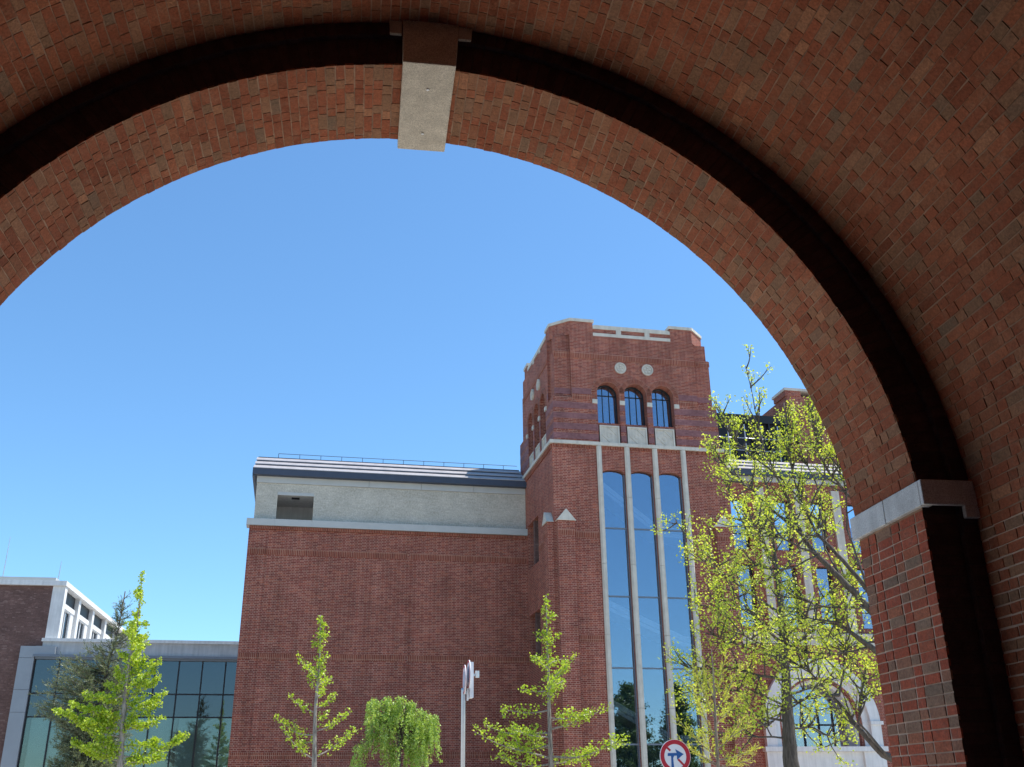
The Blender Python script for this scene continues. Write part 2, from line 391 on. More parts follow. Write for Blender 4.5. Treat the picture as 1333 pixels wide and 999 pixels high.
# ------------------------------------------------------------------ ground
g = MB(); S = 900
g.poly([(-S, -S, 0), (S, -S, 0), (S, S, 0), (-S, S, 0)])
def paving():
    t = NT('plaza paving'); tc = t.n('ShaderNodeTexCoord')
    br = t.n('ShaderNodeTexBrick'); br.inputs['Scale'].default_value = 1; br.inputs['Color1'].default_value = (.46, .415, .35, 1)
    br.inputs['Color2'].default_value = (.53, .48, .41, 1); br.inputs['Mortar'].default_value = (.2, .19, .18, 1)
    br.inputs['Mortar Size'].default_value = .006; br.inputs['Brick Width'].default_value = .6; br.inputs['Row Height'].default_value = .3
    t.set(br.inputs['Vector'], tc.outputs['Object'])
    n = t.noise(.6, 4, tc.outputs['Object'])
    t.set(t.b.inputs['Base Color'], t.mix(1., br.outputs[0], t.rng(n.outputs[0], .3, .7, .85, 1.1), 'MULTIPLY')); t.b.inputs['Roughness'].default_value = .85
    return t.m
tag(g.build('ground', paving(), normals=False), kind='structure')

# ------------------------------------------------------------------ gatehouse (world axes; camera stands under its vault)
CX, CZ, R1, R2 = .2425, 3.24, 3.373, 3.722
Y0, Y1, YB0 = 6.0, 6.9, -11.0
gate = Thing('gatehouse', 0, 0, 'brick gatehouse whose dark barrel vault and round arch frame the view', 'gatehouse', rot=0)
gate.o.location = (CX, 3, 0); gate.org = Vector((CX, 3, 0))
def vault_strip(mb, r, y0, y1, n=192, zb=0., seg='all'):
    """barrel surface with its walls, one sheet; uv = (along the barrel, round it)"""
    prof = [(CX+r, zb, -(CZ-zb))] + [(CX+r*math.cos(math.pi*i/n), CZ+r*math.sin(math.pi*i/n), r*math.pi*i/n) for i in range(n+1)] + [(CX-r, zb, r*math.pi+(CZ-zb))]
    if seg == 'arc': prof = prof[1:-1]
    pairs = list(zip(prof, prof[1:]))
    if seg == 'jamb': pairs = [pairs[0], pairs[-1]]
    for p, q in pairs:
        mb.poly([(p[0], y0, p[1]), (p[0], y1, p[1]), (q[0], y1, q[1]), (q[0], y0, q[1])], [(y0, p[2]), (y1, p[2]), (y1, q[2]), (y0, q[2])])
def shell_pt(r, s, y, o):
    """s: way round the barrel from the right springing (negative: down the wall); o: how far proud"""
    if s < 0: return (CX+r-o, y, CZ+s)
    if s > r*math.pi: return (CX-r+o, y, CZ-(s-r*math.pi))
    t = s/r; q = r-o; return (CX+q*math.cos(t), y, CZ+q*math.sin(t))
def lay(mb, r, s0, s1, y0, y1, h, L, Hd, off, m, proud, jit, seed, low=.0010):
    """real bricks, course by course round the barrel"""
    rnd = random.Random(seed); n = max(1, round((s1-s0)/h)); h = (s1-s0)/n
    for k in range(n):
        sa = s0+k*h; y = y0; first = (Hd if k % 2 else L) if off else Hd
        j = 0; hd = (k % 2 == 1) if off else True
        if off: y = y0-rnd.uniform(0, .04)-(.06 if k % 2 else 0)
        while y < y1-.004:
            ln = (Hd if hd else L)*(rnd.uniform(.93, 1.07) if off else rnd.uniform(.97, 1.03)); hd = not hd
            ye = y+ln
            if ye > y1-.05: ye = y1
            ya = max(y, y0); g = m*rnd.uniform(.3, .7); g2 = m*rnd.uniform(.3, .65)*(1 if off else .55)
            J = lambda a: rnd.uniform(-a, a)
            o = rnd.uniform(low, proud)
            if rnd.random() < .05: o += rnd.uniform(.0, .004)
            c = [(ya+g+J(jit), sa+g2+J(jit)), (ye-g+J(jit), sa+g2+J(jit)), (ye-g+J(jit), sa+h-g2+J(jit)), (ya+g+J(jit), sa+h-g2+J(jit))]
            if ya == y0: c[0] = (y0+J(.003), c[0][1]); c[3] = (y0+J(.003), c[3][1])
            if ye == y1: c[1] = (y1+J(.004), c[1][1]); c[2] = (y1+J(.004), c[2][1])
            top = [shell_pt(r, q, p, o+J(.0013)) for p, q in c]; bot = [shell_pt(r, q, p, -.012) for p, q in c]
            mb.add(top+bot, [(0, 1, 2, 3), (0, 4, 5, 1), (1, 5, 6, 2), (2, 6, 7, 3), (3, 7, 4, 0)])
            y = ye
LV = R2*math.pi
v = MB(); vault_strip(v, R2+.0018, YB0, Y0+.002, seg='arc'); v.build('vault_joint', M_MORTD, gate, normals=False)
v = MB(); vault_strip(v, R2+.0035, YB0, Y0+.002, seg='jamb'); v.build('jamb_joint', M_MORTL, gate, normals=False)
v = MB(); lay(v, R2, .02, LV-.02, .6, Y0, .0705, .200, .106, True, .008, .0030, .0030, 1); v.build('vault_brick', M_OLD, gate, normals=False, wrap=False)
v = MB(); lay(v, R2, -CZ, .02, .6, Y0, .0705, .200, .106, True, .0115, .004, .0025, 5); lay(v, R2, LV-.02, LV+CZ, .6, Y0, .0705, .200, .106, True, .0115, .004, .0025, 6); v.build('side_wall_brick', M_OLD, gate, normals=False, wrap=False)
v = MB(); vault_strip(v, R2, YB0, .6); v.build('vault_rear_brick', M_VAULT, gate, normals=False)
LA = R1*math.pi
v = MB(); vault_strip(v, R1+.0018, Y0, Y1, seg='arc'); v.build('soffit_joint', M_MORT, gate, normals=False)
for s_ in (0, 1):
    v = MB(); vault_strip(v, R1+.0025, Y0, Y1, seg='jamb'); v.v, v.f, v.uv = v.v[4*s_:4*s_+4], [[0, 1, 2, 3]], [v.uv[s_]]; v.build('pier_joint', M_MORTL, gate, normals=False)
v = MB(); lay(v, R1, .22, LA-.22, Y0, Y1, .0705, .190, .100, True, .008, .0032, .0030, 2); v.build('arch_soffit_brick', M_OLD, gate, normals=False, wrap=False)
for s_0, s_1 in ((-CZ, .10), (LA-.10, LA+CZ)):
    v = MB(); lay(v, R1, s_0, s_1, Y0, Y1, .0685, .215, .112, False, .0185, .005, .0013, 3, .001); v.build('pier_brick', M_OLDP, gate, normals=False, wrap=False)
def ring_face(mb, r0, r1, y, n=96):
    prof = [(0, -CZ)] + [(i/n, None) for i in range(n+1)] + [(1, -CZ)]
    P = [((CX+r0, 0), (CX+r1, 0), -CZ)]
    for i in range(n+1):
        t = math.pi*i/n; c, s = math.cos(t), math.sin(t)
        P.append(((CX+r0*c, CZ+r0*s), (CX+r1*c, CZ+r1*s), R1*t))
    P.append(((CX-r0, 0), (CX-r1, 0), R1*math.pi+CZ))
    for p, q in zip(P, P[1:]):
        mb.poly([(p[0][0], y, p[0][1]), (q[0][0], y, q[0][1]), (q[1][0], y, q[1][1]), (p[1][0], y, p[1][1])], [(r0-R1, p[2]), (r0-R1, q[2]), (r1-R1, q[2]), (r1-R1, p[2])])
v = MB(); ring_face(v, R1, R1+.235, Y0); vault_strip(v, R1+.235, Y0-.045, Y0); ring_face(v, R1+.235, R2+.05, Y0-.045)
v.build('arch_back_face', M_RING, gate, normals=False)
v = MB()                                                            # masonry mass round the barrel
def mass(mb, r, y0, y1, xo, zo, n=48):
    P = [(CX+r, 0)] + [(CX+r*math.cos(math.pi*i/n), CZ+r*math.sin(math.pi*i/n)) for i in range(n+1)] + [(CX-r, 0)]
    O = []
    for x, z in P:
        dx = x-CX
        if z <= CZ+.01: O.append((CX+math.copysign(xo, dx), z))
        else:
            k = min(xo/max(abs(dx), 1e-6), (zo-CZ)/max(z-CZ, 1e-6)); O.append((CX+dx*k, CZ+(z-CZ)*k))
    for i in range(len(P)-1):
        p, q, a, b = P[i], P[i+1], O[i], O[i+1]
        for y in (y0, y1): mb.poly([(p[0], y, p[1]), (q[0], y, q[1]), (b[0], y, b[1]), (a[0], y, a[1])])
        mb.poly([(a[0], y0, a[1]), (a[0], y1, a[1]), (b[0], y1, b[1]), (b[0], y0, b[1])])
        mb.poly([(p[0], y0, p[1]), (p[0], y1, p[1]), (q[0], y1, q[1]), (q[0], y0, q[1])])
mass(v, R2+.016, YB0, Y0+.011, 6.2, 8.6); mass(v, R1+.016, Y0+.012, Y1-.003, 6.2, 8.6)
v.build('outer_wall', M_BRICK, gate, normals=False)
v = MB(); v.box(CX-6.4, CX+6.4, YB0-.2, Y1+.15, 8.6, 8.9); v.build('parapet_coping', M_GRAN, gate)
v = MB(); ring_face(v, R1, R1+.45, Y1); v.build('arch_front_ring', M_VOUS, gate, normals=False)
v = MB(); v.box(CX-R2, CX+R2, YB0-.4, YB0-.1, 0, CZ+R2+.1); v.build('rear_wall', M_VAULT, gate)
v = MB(); v.prism([(.10, 6.572), (.488, 6.572), (.515, 7.1), (.085, 7.1)], Y0-.085, Y1+.085)
v.prism([(-.004, 6.835), (.0845, 6.835), (.078, 7.1), (-.02, 7.1)], Y0-.075, Y0-.046); v.prism([(.502, 6.835), (.60, 6.835), (.62, 7.1), (.516, 7.1)], Y0-.075, Y0-.046)
ks = v.build('keystone', M_GRAN, gate); soften(ks)
v = MB()
for x, y in ((.299, 6.2), (.292, 6.75)):
    v = MB(); v.add([(x+.011*math.cos(2*math.pi*i/10), y+.011*math.sin(2*math.pi*i/10), z) for z in (6.573, 6.564) for i in range(10)], [tuple(range(10, 20))] + [(i, (i+1) % 10, 10+(i+1) % 10, 10+i) for i in range(10)]); v.build('bolt', M_STEEL, gate, parent=ks)
for sgn in (1, -1):                                                  # impost stones
    def fx(p, s=sgn): return (CX+s*p[0], p[1], p[2])
    v = MB(fx); e = R1-.034
    v.box(e, R2+.02, Y0-.085, Y0-.047, 3.352, 3.522); v.box(R2-.10, R2+.02, Y0-.085, Y0-.047, 3.27, 3.352)
    v.box(e, R1+.05, Y0-.047, Y0+.43, 3.352, 3.522); v.box(e, R1+.05, Y0+.436, Y1+.05, 3.352, 3.522)
    soften(v.build('impost_stone', M_GRANW, gate))

# ------------------------------------------------------------------ brick tower
tw = Thing('brick_tower', 14.18, 43.2, 'tall red brick tower with three round arched windows above three long glass strips', 'tower')
A0, A1, B0, B1 = 10.2, 18.15, 40.0, 47.1
PIER = [(12.19, 12.41), (13.46, 13.69), (14.74, 14.97), (16.06, 16.29)]
v = MB()
v.box(A0, 12.19, B0, B0+.5, 0, 15.84); v.box(16.29, A1, B0, B0+.5, 0, 15.84)
for (p, q), (r, s_) in zip(PIER, PIER[1:]):
    rise = .2; n = 10; c = (q+r)/2; hw = (r-q)/2
    pts = [(q, 15.84), (q, 14.6)] + [(c+hw*math.cos(math.pi-math.pi*i/n), 14.6+rise*math.sin(math.pi*i/n)) for i in range(1, n)] + [(r, 14.6), (r, 15.84)]
    v.prism(pts, B0, B0+.45)
for p, q in PIER: v.box(p, q, B0+.02, B0+.5, 0, 15.84)
# left side wall with two window openings
SW = [(42.85, 45.0, 11.34, 13.4), (42.85, 45.0, 7.15, 9.23)]
v.box(A0, A0+.45, B0+.5, 42.85, 0, 15.84); v.box(A0, A0+.45, 45.0, B1, 0, 15.84)
z = 0
for b0, b1, z0, z1 in sorted(SW, key=lambda q: q[2]):
    v.box(A0, A0+.45, b0, b1, z, z0); z = z1
v.box(A0, A0+.45, 42.85, 45.0, z, 15.84)
v.box(A1-.45, A1, B0+.5, B1, 0, 15.84); v.box(A0+.45, A1-.45, B1-.4, B1, 0, 15.84)
# upper stage: core and square lower third
U0, U1, V0, V1 = 10.33, 18.02, 40.1, 47.0
WC = [12.885, 14.165, 15.455]; WR = .515; WS = 18.42                  # front windows
SC = [42.02, 43.30, 44.58]                                             # side windows (along b)
SIDE = lambda p: (U0+p[1], p[0], p[2])
def wall_face(mb, cs, s0, s1, d0, d1, zt):
    e = s0
    for c in cs:
        if e < c-WR: mb.box(e, c-WR, d0, d1, 16.0, WS)
        mb.arch(c-WR, c+WR, zt, c, WR, WS, d0, d1)
        mb.box(c-WR, c+WR, d0, d1, 16.87, 17.05) if False else None
        e = c+WR
    mb.box(e, s1, d0, d1, 16.0, WS)
    e = s0
    for c in cs:
        if e < c-WR: mb.box(e, c-WR, d0, d1, WS, zt)
        e = c+WR
    mb.box(e, s1, d0, d1, WS, zt)
    for c in cs: mb.box(c-WR, c+WR, d0+.1, d1, 16.87, 17.0)
C1 = .87                                                              # corner size above the bands
wall_face(v, WC, U0+C1, U1-C1, V0, V0+.85, 21.2)
v.face = SIDE; wall_face(v, SC, V0+C1, V1-C1, 0, .85, 21.2); v.face = lambda p: p
v.box(U1-.5, U1, V0+C1, V1-C1, 16.0, 21.2); v.box(U0+C1, U1-C1, V1-.5, V1, 16.0, 21.2)
for ca, cb in ((0, 0), (1, 0), (0, 1), (1, 1)):
    a0, a1 = (U0, U0+C1) if ca == 0 else (U1-C1, U1); b0, b1 = (V0, V0+C1) if cb == 0 else (V1-C1, V1)
    v.box(a0, a1, b0, b1, 16.0, 18.1)
    i1, i2 = .13, .21                                                 # set back corner blocks
    def blk(i, z0, z1):
        v.box(a0+(i if ca == 0 else -.0), a1-(i if ca == 1 else -.0), b0+(i if cb == 0 else 0), b1-(i if cb == 1 else 0), z0, z1)
    blk(i1, 18.1, 20.4); blk(i2, 20.4, 21.2)
# parapet storey with chamfered corners
c = .78; e = .12
a0, a1, b0, b1 = U0+e, U1-e, V0+.0, V1-.0
OCT = [(a0+c, b0), (a1-c, b0), (a1, b0+c), (a1, b1-c), (a1-c, b1), (a0+c, b1), (a0, b1-c), (a0, b0+c)]
PA, PB = .62+c, 4.5
corner = lambda sa, sb: [(a0+c if sa < 0 else a1-c, b0 if sb < 0 else b1)]
def corner_pier(mb, sa, sb, z0, z1, g=0.):
    X = (lambda t: a0+t) if sa < 0 else (lambda t: a1-t); Y = (lambda t: b0+t) if sb < 0 else (lambda t: b1-t)
    L1, L2, D = 1.86, 1.5, .45
    pts = [(X(L1+g), Y(-g)), (X(c-.4*g), Y(-g)), (X(-g), Y(c-.4*g)), (X(-g), Y(L2+g)), (X(D+g), Y(L2+g)), (X(D+g), Y(c+.2)), (X(c+.2), Y(D+g)), (X(L1+g), Y(D+g))]
    mb.plan(pts, z0, z1)
for sa in (-1, 1):
    for sb in (-1, 1): corner_pier(v, sa, sb, 21.2, 21.86)
v.box(a0+1.86, a1-1.86, b0+.02, b0+.4, 21.2, 21.62); v.box(a0+1.86, a1-1.86, b1-.4, b1-.02, 21.2, 21.62)
v.box(a0+.02, a0+.4, b0+1.5, b1-1.5, 21.2, 21.62); v.box(a1-.4, a1-.02, b0+1.5, b1-1.5, 21.2, 21.62)
v.box(U0+.9, U1-.9, V0+.9, V1-.9, 20.7, 20.9)                          # roof deck
v.build('wall', M_BRICK, tw)
v = MB()                                                              # pale copings and rails
for sa in (-1, 1):
    for sb in (-1, 1): v = MB(); corner_pier(v, sa, sb, 21.86, 22.0, .05); v.build('pier_coping', M_STONE, tw)
v = MB()
for z0, z1 in ((21.2, 21.35), (21.56, 21.72)):
    v.box(a0+1.86, a1-1.86, b0-.02, b0+.016, z0, z1); v.box(a0-.02, a0+.016, b0+1.5, b1-1.5, z0, z1)
v.box(a0+1.91, a1-1.91, b0-.01, b0+.42, 21.72, 21.76); v.box(a0-.01, a0+.42, b0+1.55, b1-1.55, 21.72, 21.76)
for s_ in (a0+1.86+(a1-a0-3.72)*.33, a0+1.86+(a1-a0-3.72)*.70): v.box(s_-.12, s_+.12, b0-.018, b0+.014, 21.35, 21.56)
for s_ in (b0+1.5+(b1-b0-3)*.33, b0+1.5+(b1-b0-3)*.67): v.box(a0-.018, a0+.014, s_-.12, s_+.12, 21.35, 21.56)
v.build('parapet_rail', M_STONE, tw)
v = MB(); k = .11                                                     # string course
v.box(A0-k, A1+k, B0-k, B0+.3, 15.84, 15.99); v.box(A0-k, A0+.3, B0+.3, B1+k, 15.84, 15.99); v.box(A1-.3, A1+k, B0+.3, B1+k, 15.84, 15.99)
v.build('string_course', M_STONE, tw)
v = MB(); n = 34; v.box(A0+.01, A1-.01, B0-.006, B0-.002, 15.70, 15.838) # dentils under the string course
for i in range(n):
    x = A0+.06+i*(A1-A0-.12)/(n-1)
    if all(not (p-.1 < x < q+.1) for p, q in PIER): v.box(x-.05, x+.05, B0-.05, B0-.0062, 15.70, 15.838)
v.build('dentil_brick', M_SOLD, tw); v = MB(); v.box(A0-.006, A0-.002, B0+.02, B0+6.4, 15.62, 15.838)
for i in range(28):
    y = B0+.10+i*.228; v.box(A0-.06, A0-.0062, y-.05, y+.05, 15.62, 15.838)
v.build('dentil_brick', M_SOLD, tw)
v = Split('band_brick', M_BAND, tw)                                    # purple bands
for z0, z1 in ((16.14, 16.41), (16.58, 16.87), (17.09, 17.36), (17.57, 17.87)):
    for s0, s1 in ((U0-.004, WC[0]-WR), (WC[0]+WR, WC[1]-WR), (WC[1]+WR, WC[2]-WR), (WC[2]+WR, U1+.004)):
        v.box(s0, s1, V0-.005, V0+.05, z0, z1)
    v.face = SIDE
    for s0, s1 in ((V0+.05, SC[0]-WR), (SC[0]+WR, SC[1]-WR), (SC[1]+WR, SC[2]-WR), (SC[2]+WR, V1+.004)): v.box(s0, s1, -.005, .05, z0, z1)
    v.face = lambda p: p
for s0, s1 in ((U0+C1+.001, WC[0]-.78), (WC[2]+.78, U1-C1-.001)): v.box(s0, s1, V0-.005, V0+.05, 18.29, 18.56)
for s0, s1 in ((U0+.126, U0+C1), (U1-C1, U1-.126)): v.box(s0, s1, V0+.125, V0+.2, 18.29, 18.56)
v.face = SIDE
for s0, s1 in ((V0+C1, SC[0]-.78), (SC[2]+.78, V1-C1)): v.box(s0, s1, -.005, .05, 18.29, 18.56)
v.face = lambda p: p
v = Split('soldier_brick', M_SOLD, tw)                                 # soldier courses
v.box(U0+C1, U1-C1, V0-.035, V0-.0005, 20.03, 20.28)
for s0, s1 in ((U0+.10, U0+C1), (U1-C1, U1-.10)): v.box(s0, s1, V0+.10, V0+.1295, 20.1, 20.36)
for s0, s1 in ((U0+C1, WC[0]-.76), (WC[2]+.76, U1-C1)): v.box(s0, s1, V0-.014, V0-.0005, 18.03, 18.27)
v.face = SIDE; v.box(V0+C1, V1-C1, -.035, -.0005, 20.03, 20.28); v.face = lambda p: p
for z0, z1 in ((11.73, 11.98), (7.45, 7.70), (3.25, 3.50)):
    v.box(11.07, 12.185, B0-.014, B0-.0005, z0, z1); v.box(16.3, 17.28, B0-.014, B0-.0005, z0, z1)
    v.face = lambda p: (A0+p[1], p[0], p[2])
    if z0 > 11: v.box(40.9, 42.84, -.014, -.0005, z0, z1)
    v.face = lambda p: p
for nm, cs, fc in (('f', WC, lambda p: (p[0], V0+p[1], p[2])), ('s', SC, SIDE)):
    v = MB(fc)
    for c_ in cs:
        v.ring(c_, WS, WR+.002, WR+.245, -.03, -.0005, n=24)
        for s_ in (-1, 1):
            x0, x1 = sorted((c_+s_*(WR+.002), c_+s_*(WR+.125))); v.box(x0, x1, -.03, -.0005, 18.06, WS)
    v.build('arch_ring', M_VOUS, tw)
    for c_ in [cs[0]-.64] + [(p+q)/2 for p, q in zip(cs, cs[1:])] + [cs[-1]+.64]:
        v = MB(fc); v.box(c_-.115, c_+.115, -.07, .12, 17.86, 18.05); v.build('impost_block', M_STONE, tw)
    for c_ in cs:
        # window: arched pane, thin bars, outer frame
        v = MB(fc); d = .42
        v.ring(c_, WS, WR-.05, WR-.002, d-.05, d+.05, n=20); v.box(c_-WR+.002, c_-WR+.05, d-.05, d+.05, 17.0, WS); v.box(c_+WR-.05, c_+WR-.002, d-.05, d+.05, 17.0, WS)
        v.box(c_-WR+.05, c_+WR-.05, d-.05, d+.05, 17.0, 17.05)
        for x in (-.155, .155): v.box(c_+x-.013, c_+x+.013, d-.03, d+.03, 17.05, WS+.4)
        v.box(c_-WR+.05, c_+WR-.05, d-.028, d+.028, 18.40, 18.435)
        fr = v.build('window', M_DARK, tw)
        v = MB(fc); n = 20
        v.prism([(c_-WR+.03, 17.02), (c_+WR-.03, 17.02)] + [(c_+(WR-.03)*math.cos(math.pi*i/n), WS+(WR-.03)*math.sin(math.pi*i/n)) for i in range(n+1)], d+.004, d+.016)
        v.build('pane', M_GLASS, tw, parent=fr)
        # stone panel with a carved lozenge
        v = MB(fc); q0, q1, r0, r1 = c_-.455, c_+.455, 15.995, 16.87
        v.box(q0, q1, .06, .1, r0, r1)
        for t in ((q0, q0+.07, r0, r1), (q1-.07, q1, r0, r1), (q0+.07, q1-.07, r0, r0+.07), (q0+.07, q1-.07, r1-.07, r1)): v.box(t[0], t[1], .02, .0595, t[2], t[3])
        zc = (r0+r1)/2; h = .36
        for sx in (-1, 1):
            for sz in (-1, 1):
                v.prism([(c_+sx*h, zc), (c_+sx*(h-.05), zc), (c_, zc+sz*(h-.05)), (c_, zc+sz*h)], .035, .0595)
        v.ring(c_, zc, .09, .13, .04, .0595, 0, 2*math.pi, 16)
        v.build('stone_panel', M_STONE, tw)
    for c_ in ((cs[0]+cs[1])/2, (cs[1]+cs[2])/2):
        v = MB(fc); v.disc(c_, 19.66, .27, -.03, -.001); v.ring(c_, 19.66, .215, .27, -.075, -.0305, 0, 2*math.pi, 28)
        for i in range(5):
            t = 2*math.pi*i/5+.3; v.disc(c_+.13*math.cos(t), 19.66+.13*math.sin(t), .06, -.075, -.0305, 8)
        v.disc(c_, 19.66, .04, -.07, -.0505, 8)
        v.build('roundel', M_STONE, tw)
for p, q in PIER:                                                     # tall stone piers, front edge pointed
    v = MB(); z = 0
    for z1 in (2.0, 4.9, 7.75, 10.65, 13.55, 15.836):
        m_ = (p+q)/2; v.plan([(p, B0+.015), (p, B0-.06), (p+.06, B0-.12), (q-.06, B0-.12), (q, B0-.06), (q, B0+.015)], z, z1-.012); z = z1
    v.build('stone_pier', M_STONE, tw)
TR = [3.55, 6.46, 9.34, 12.23]
for (p, q), (r, s_) in zip(PIER, PIER[1:]):                            # three glass strips
    v = MB(); d0 = B0+.2
    v.box(q, q+.035, d0-.03, d0+.05, 0, 14.62); v.box(r-.035, r, d0-.03, d0+.05, 0, 14.62)
    for z in TR: v.box(q+.035, r-.035, d0-.03, d0+.05, z-.03, z+.03)
    fr = v.build('glass_strip', M_FRAME, tw)
    v = MB(); z = 0
    for z1 in TR+[14.78]: v.box(q+.01, r-.01, d0, d0+.012, z, z1-.002); z = z1+.002
    v.build('pane', M_GLASS, tw, parent=fr)
v = MB()                                                              # stairwell inside the glass
v.box(A0+.5, A1-.5, B0+3.6, B0+3.7, 0, 15.8)
v.build('stairwell_wall', M_ROOM, tw)
for L_ in ([(12.2, 14.55), (14.95, 12.42), (16.3, 12.36)], [(12.2, 9.35), (15.7, 7.80), (16.3, 7.76)], [(12.2, 5.42), (14.9, 3.92), (16.3, 3.86)]):
    v = MB()
    v.prism([(x, z) for x, z in L_]+[(x, z-.24) for x, z in reversed(L_)], B0+.30, B0+.36)
    v.prism([(x, z-.25) for x, z in L_]+[(x, z-.42) for x, z in reversed(L_)], B0+.37, B0+1.6)
    v.build('stair_flight', M_WHITE, tw)
for b0, b1, z0, z1 in SW:                                             # paired side windows
    v = MB(lambda p: (A0+p[1], p[0], p[2])); m_ = (b0+b1)/2
    v.box(m_-.13, m_+.13, .05, .43, z0, z1)
    for s0, s1 in ((b0, m_-.13), (m_+.13, b1)):
        v.box(s0, s0+.05, .34, .43, z0, z1); v.box(s1-.05, s1, .34, .43, z0, z1); v.box(s0+.05, s1-.05, .34, .43, z0, z0+.05); v.box(s0+.05, s1-.05, .34, .43, z1-.05, z1)
    fr = v.build('side_window', M_BROWN, tw)
    v = MB(lambda p: (A0+p[1], p[0], p[2])); v.box(b0+.02, m_-.1, .39, .40, z0+.02, z1-.02); v.box(m_+.1, b1-.02, .39, .40, z0+.02, z1-.02)
    v.build('pane', M_GLASSD, tw, parent=fr)
def buttress(fc, s0, s1, out, zt):
    v = MB(fc); v.box(s0, s1, -out, -.002, 0, zt)
    o = v.build('buttress', M_BRICK, tw)
    v = MB(fc); m_ = (s0+s1)/2
    v.prism([(s0-.05, zt+.001), (s1+.05, zt+.001), (m_, zt+.50)], -out-.05, -.001)
    v.build('gabled_cap', M_STONE, tw, parent=o)
    v = MB(fc); v.box(s0, s1, -out-.012, -out-.0005, zt-.62, zt-.37); v.build('soldier_brick', M_SOLD, tw, parent=o)
FR = lambda p: (p[0], B0+p[1], p[2]); LF = lambda p: (A0+p[1], p[0], p[2])
buttress(FR, 10.29, 11.03, .27, 12.37); buttress(FR, 17.32, 18.06, .27, 12.37); buttress(LF, 40.09, 40.83, .27, 12.37)

# ------------------------------------------------------------------ wing on the left: blind brick wall, tiled attic, metal roof
WB = 45.2
wg = Thing('brick_building', 4, 48, 'windowless red brick block with grey tiled attic and dark metal roof beside the tower', 'building')
L0, L1 = -2.45, 10.198
v = MB(); v.box(L0, L1, WB, WB+9, 0, 12.99)
v.box(L0, -1.66, WB-.05, WB-.0005, 0, 12.7); v.box(L0, L1, WB-.07, WB-.0506, 12.86, 12.99)
v.box(4.62, 4.74, WB-.03, WB-.0005, 0, 12.7)
v.build('wall', M_BRICK, wg)
v = Split('soldier_brick', M_SOLD, wg)
for z0, z1 in ((11.72, 11.98), (7.22, 7.47), (3.25, 3.5)):
    v.box(-1.655, 4.615, WB-.014, WB-.0005, z0, z1); v.box(4.745, L1, WB-.014, WB-.0005, z0, z1); v.box(L0+.001, -1.662, WB-.064, WB-.0505, z0, z1)
v = MB(); x = L0; v.box(L0, L1, WB-.0745, WB-.0705, 12.86, 12.985)
while x < L1-.1: v.box(x, x+.12, WB-.10, WB-.0746, 12.86, 12.985); x += .24
v.build('dentil_brick', M_SOLD, wg)
v = MB(); xs = [L0-.14, -1.36, .27, 2.81, 5.28, 7.78, L1]
for x0, x1 in zip(xs, xs[1:]): v.box(x0+.006, x1-.006, WB-.17, WB+.5, 13.0, 13.30)
v.box(L0-.13, L1, WB-.15, WB+.48, 13.005, 13.295)
v.build('coping', M_CLAD, wg)
UB = WB+.22; O0, O1, OZ = -1.34, .28, 14.66
v = MB()
v.box(-2.3, O0, UB, UB+.25, 13.3, 15.06); v.box(O1, L1, UB, UB+.25, 13.3, 15.06); v.box(O0, O1, UB, UB+.25, OZ, 15.06)
v.box(-2.3, -2.05, UB+.25, UB+8, 13.3, 15.06)
v.build('attic_wall', M_TILE, wg)
v = MB()                                                              # open bay in the attic: ceiling, side and back walls
v.box(O0-.2, O1+.2, UB+.251, UB+2.6, OZ-.0, OZ+.1); v.box(O0-.2, O0-.1, UB+.251, UB+2.6, 13.3, OZ-.001); v.box(O1+.1, O1+.2, UB+.251, UB+2.6, 13.3, OZ-.001); v.box(O0-.099, O1+.099, UB+2.5, UB+2.6, 13.3, OZ-.001)
ob = v.build('open_bay', M_WHITE, wg)
v = MB(); v.box(-.72, -.36, UB+.8, UB+.95, OZ-.06, OZ-.001); v.build('ceiling_light', M_DARK, wg, parent=ob)
v = MB(); v.box(O0, O1, UB-.02, UB+.249, OZ-.14, OZ-.001); v.build('lintel', M_CLAD, wg)
v = MB(); xs = [-2.32, 2.76, 5.2, 7.68, L1]
for x0, x1 in zip(xs, xs[1:]): v.box(x0+.006, x1-.006, UB-.05, UB+.3, 15.065, 15.36)
v.build('beam', M_CLAD, wg)
EB = UB-.32                                                           # eave line
v = MB(); v.box(-2.52, L1, EB, EB+.1, 15.37, 15.68); v.box(-2.52, L1, EB+.1, EB+1.2, 15.365, 15.45); v.box(-2.52, -2.40, EB+.1, EB+9, 15.3, 15.62)
v.build('fascia', M_FASC, wg)
v = MB(); y0, z0 = EB-.02, 15.685; n = 3; dy, dz = .55, .36
for i in range(n):
    ya, yb_ = y0+i*dy, y0+(i+1)*dy+.05; za, zb = z0+i*dz, z0+(i+1)*dz
    v.prism_y = None
    P = [(ya, za), (yb_, zb-.06), (yb_, zb-.09), (ya, za-.03)]
    q = [(x, y, z) for x in (-2.50+i*.02, L1) for y, z in P]
    v.add(q, [(0, 1, 2, 3), (7, 6, 5, 4), (0, 4, 5, 1), (1, 5, 6, 2), (2, 6, 7, 3), (3, 7, 4, 0)])
rf = v.build('roof', M_ROOF, wg)
v = MB()
for i in range(1, n): v.box(-2.47+i*.02, L1, y0+i*dy+.012, y0+i*dy+.04, z0+i*dz-.075, z0+i*dz-.031)  # dark strips painting in the shade on the roof step risers
v.build('riser_shade_strip', M_FASC, wg, parent=rf)
v = MB(); v.box(-2.4, L1, y0+3*dy, WB+9, 16.52, 16.72); v.build('roof_ridge', M_FASC, wg)
v = MB(); yr = y0+3*dy+.5; zt = 17.08
v.tube([(-1.5, yr, zt), (L1, yr, zt)], .014, 5)
x = -1.5
while x < L1: v.tube([(x, yr, 16.74), (x, yr, zt)], .013, 5); x += 1.0
v.build('roof_railing', M_FASC, wg)

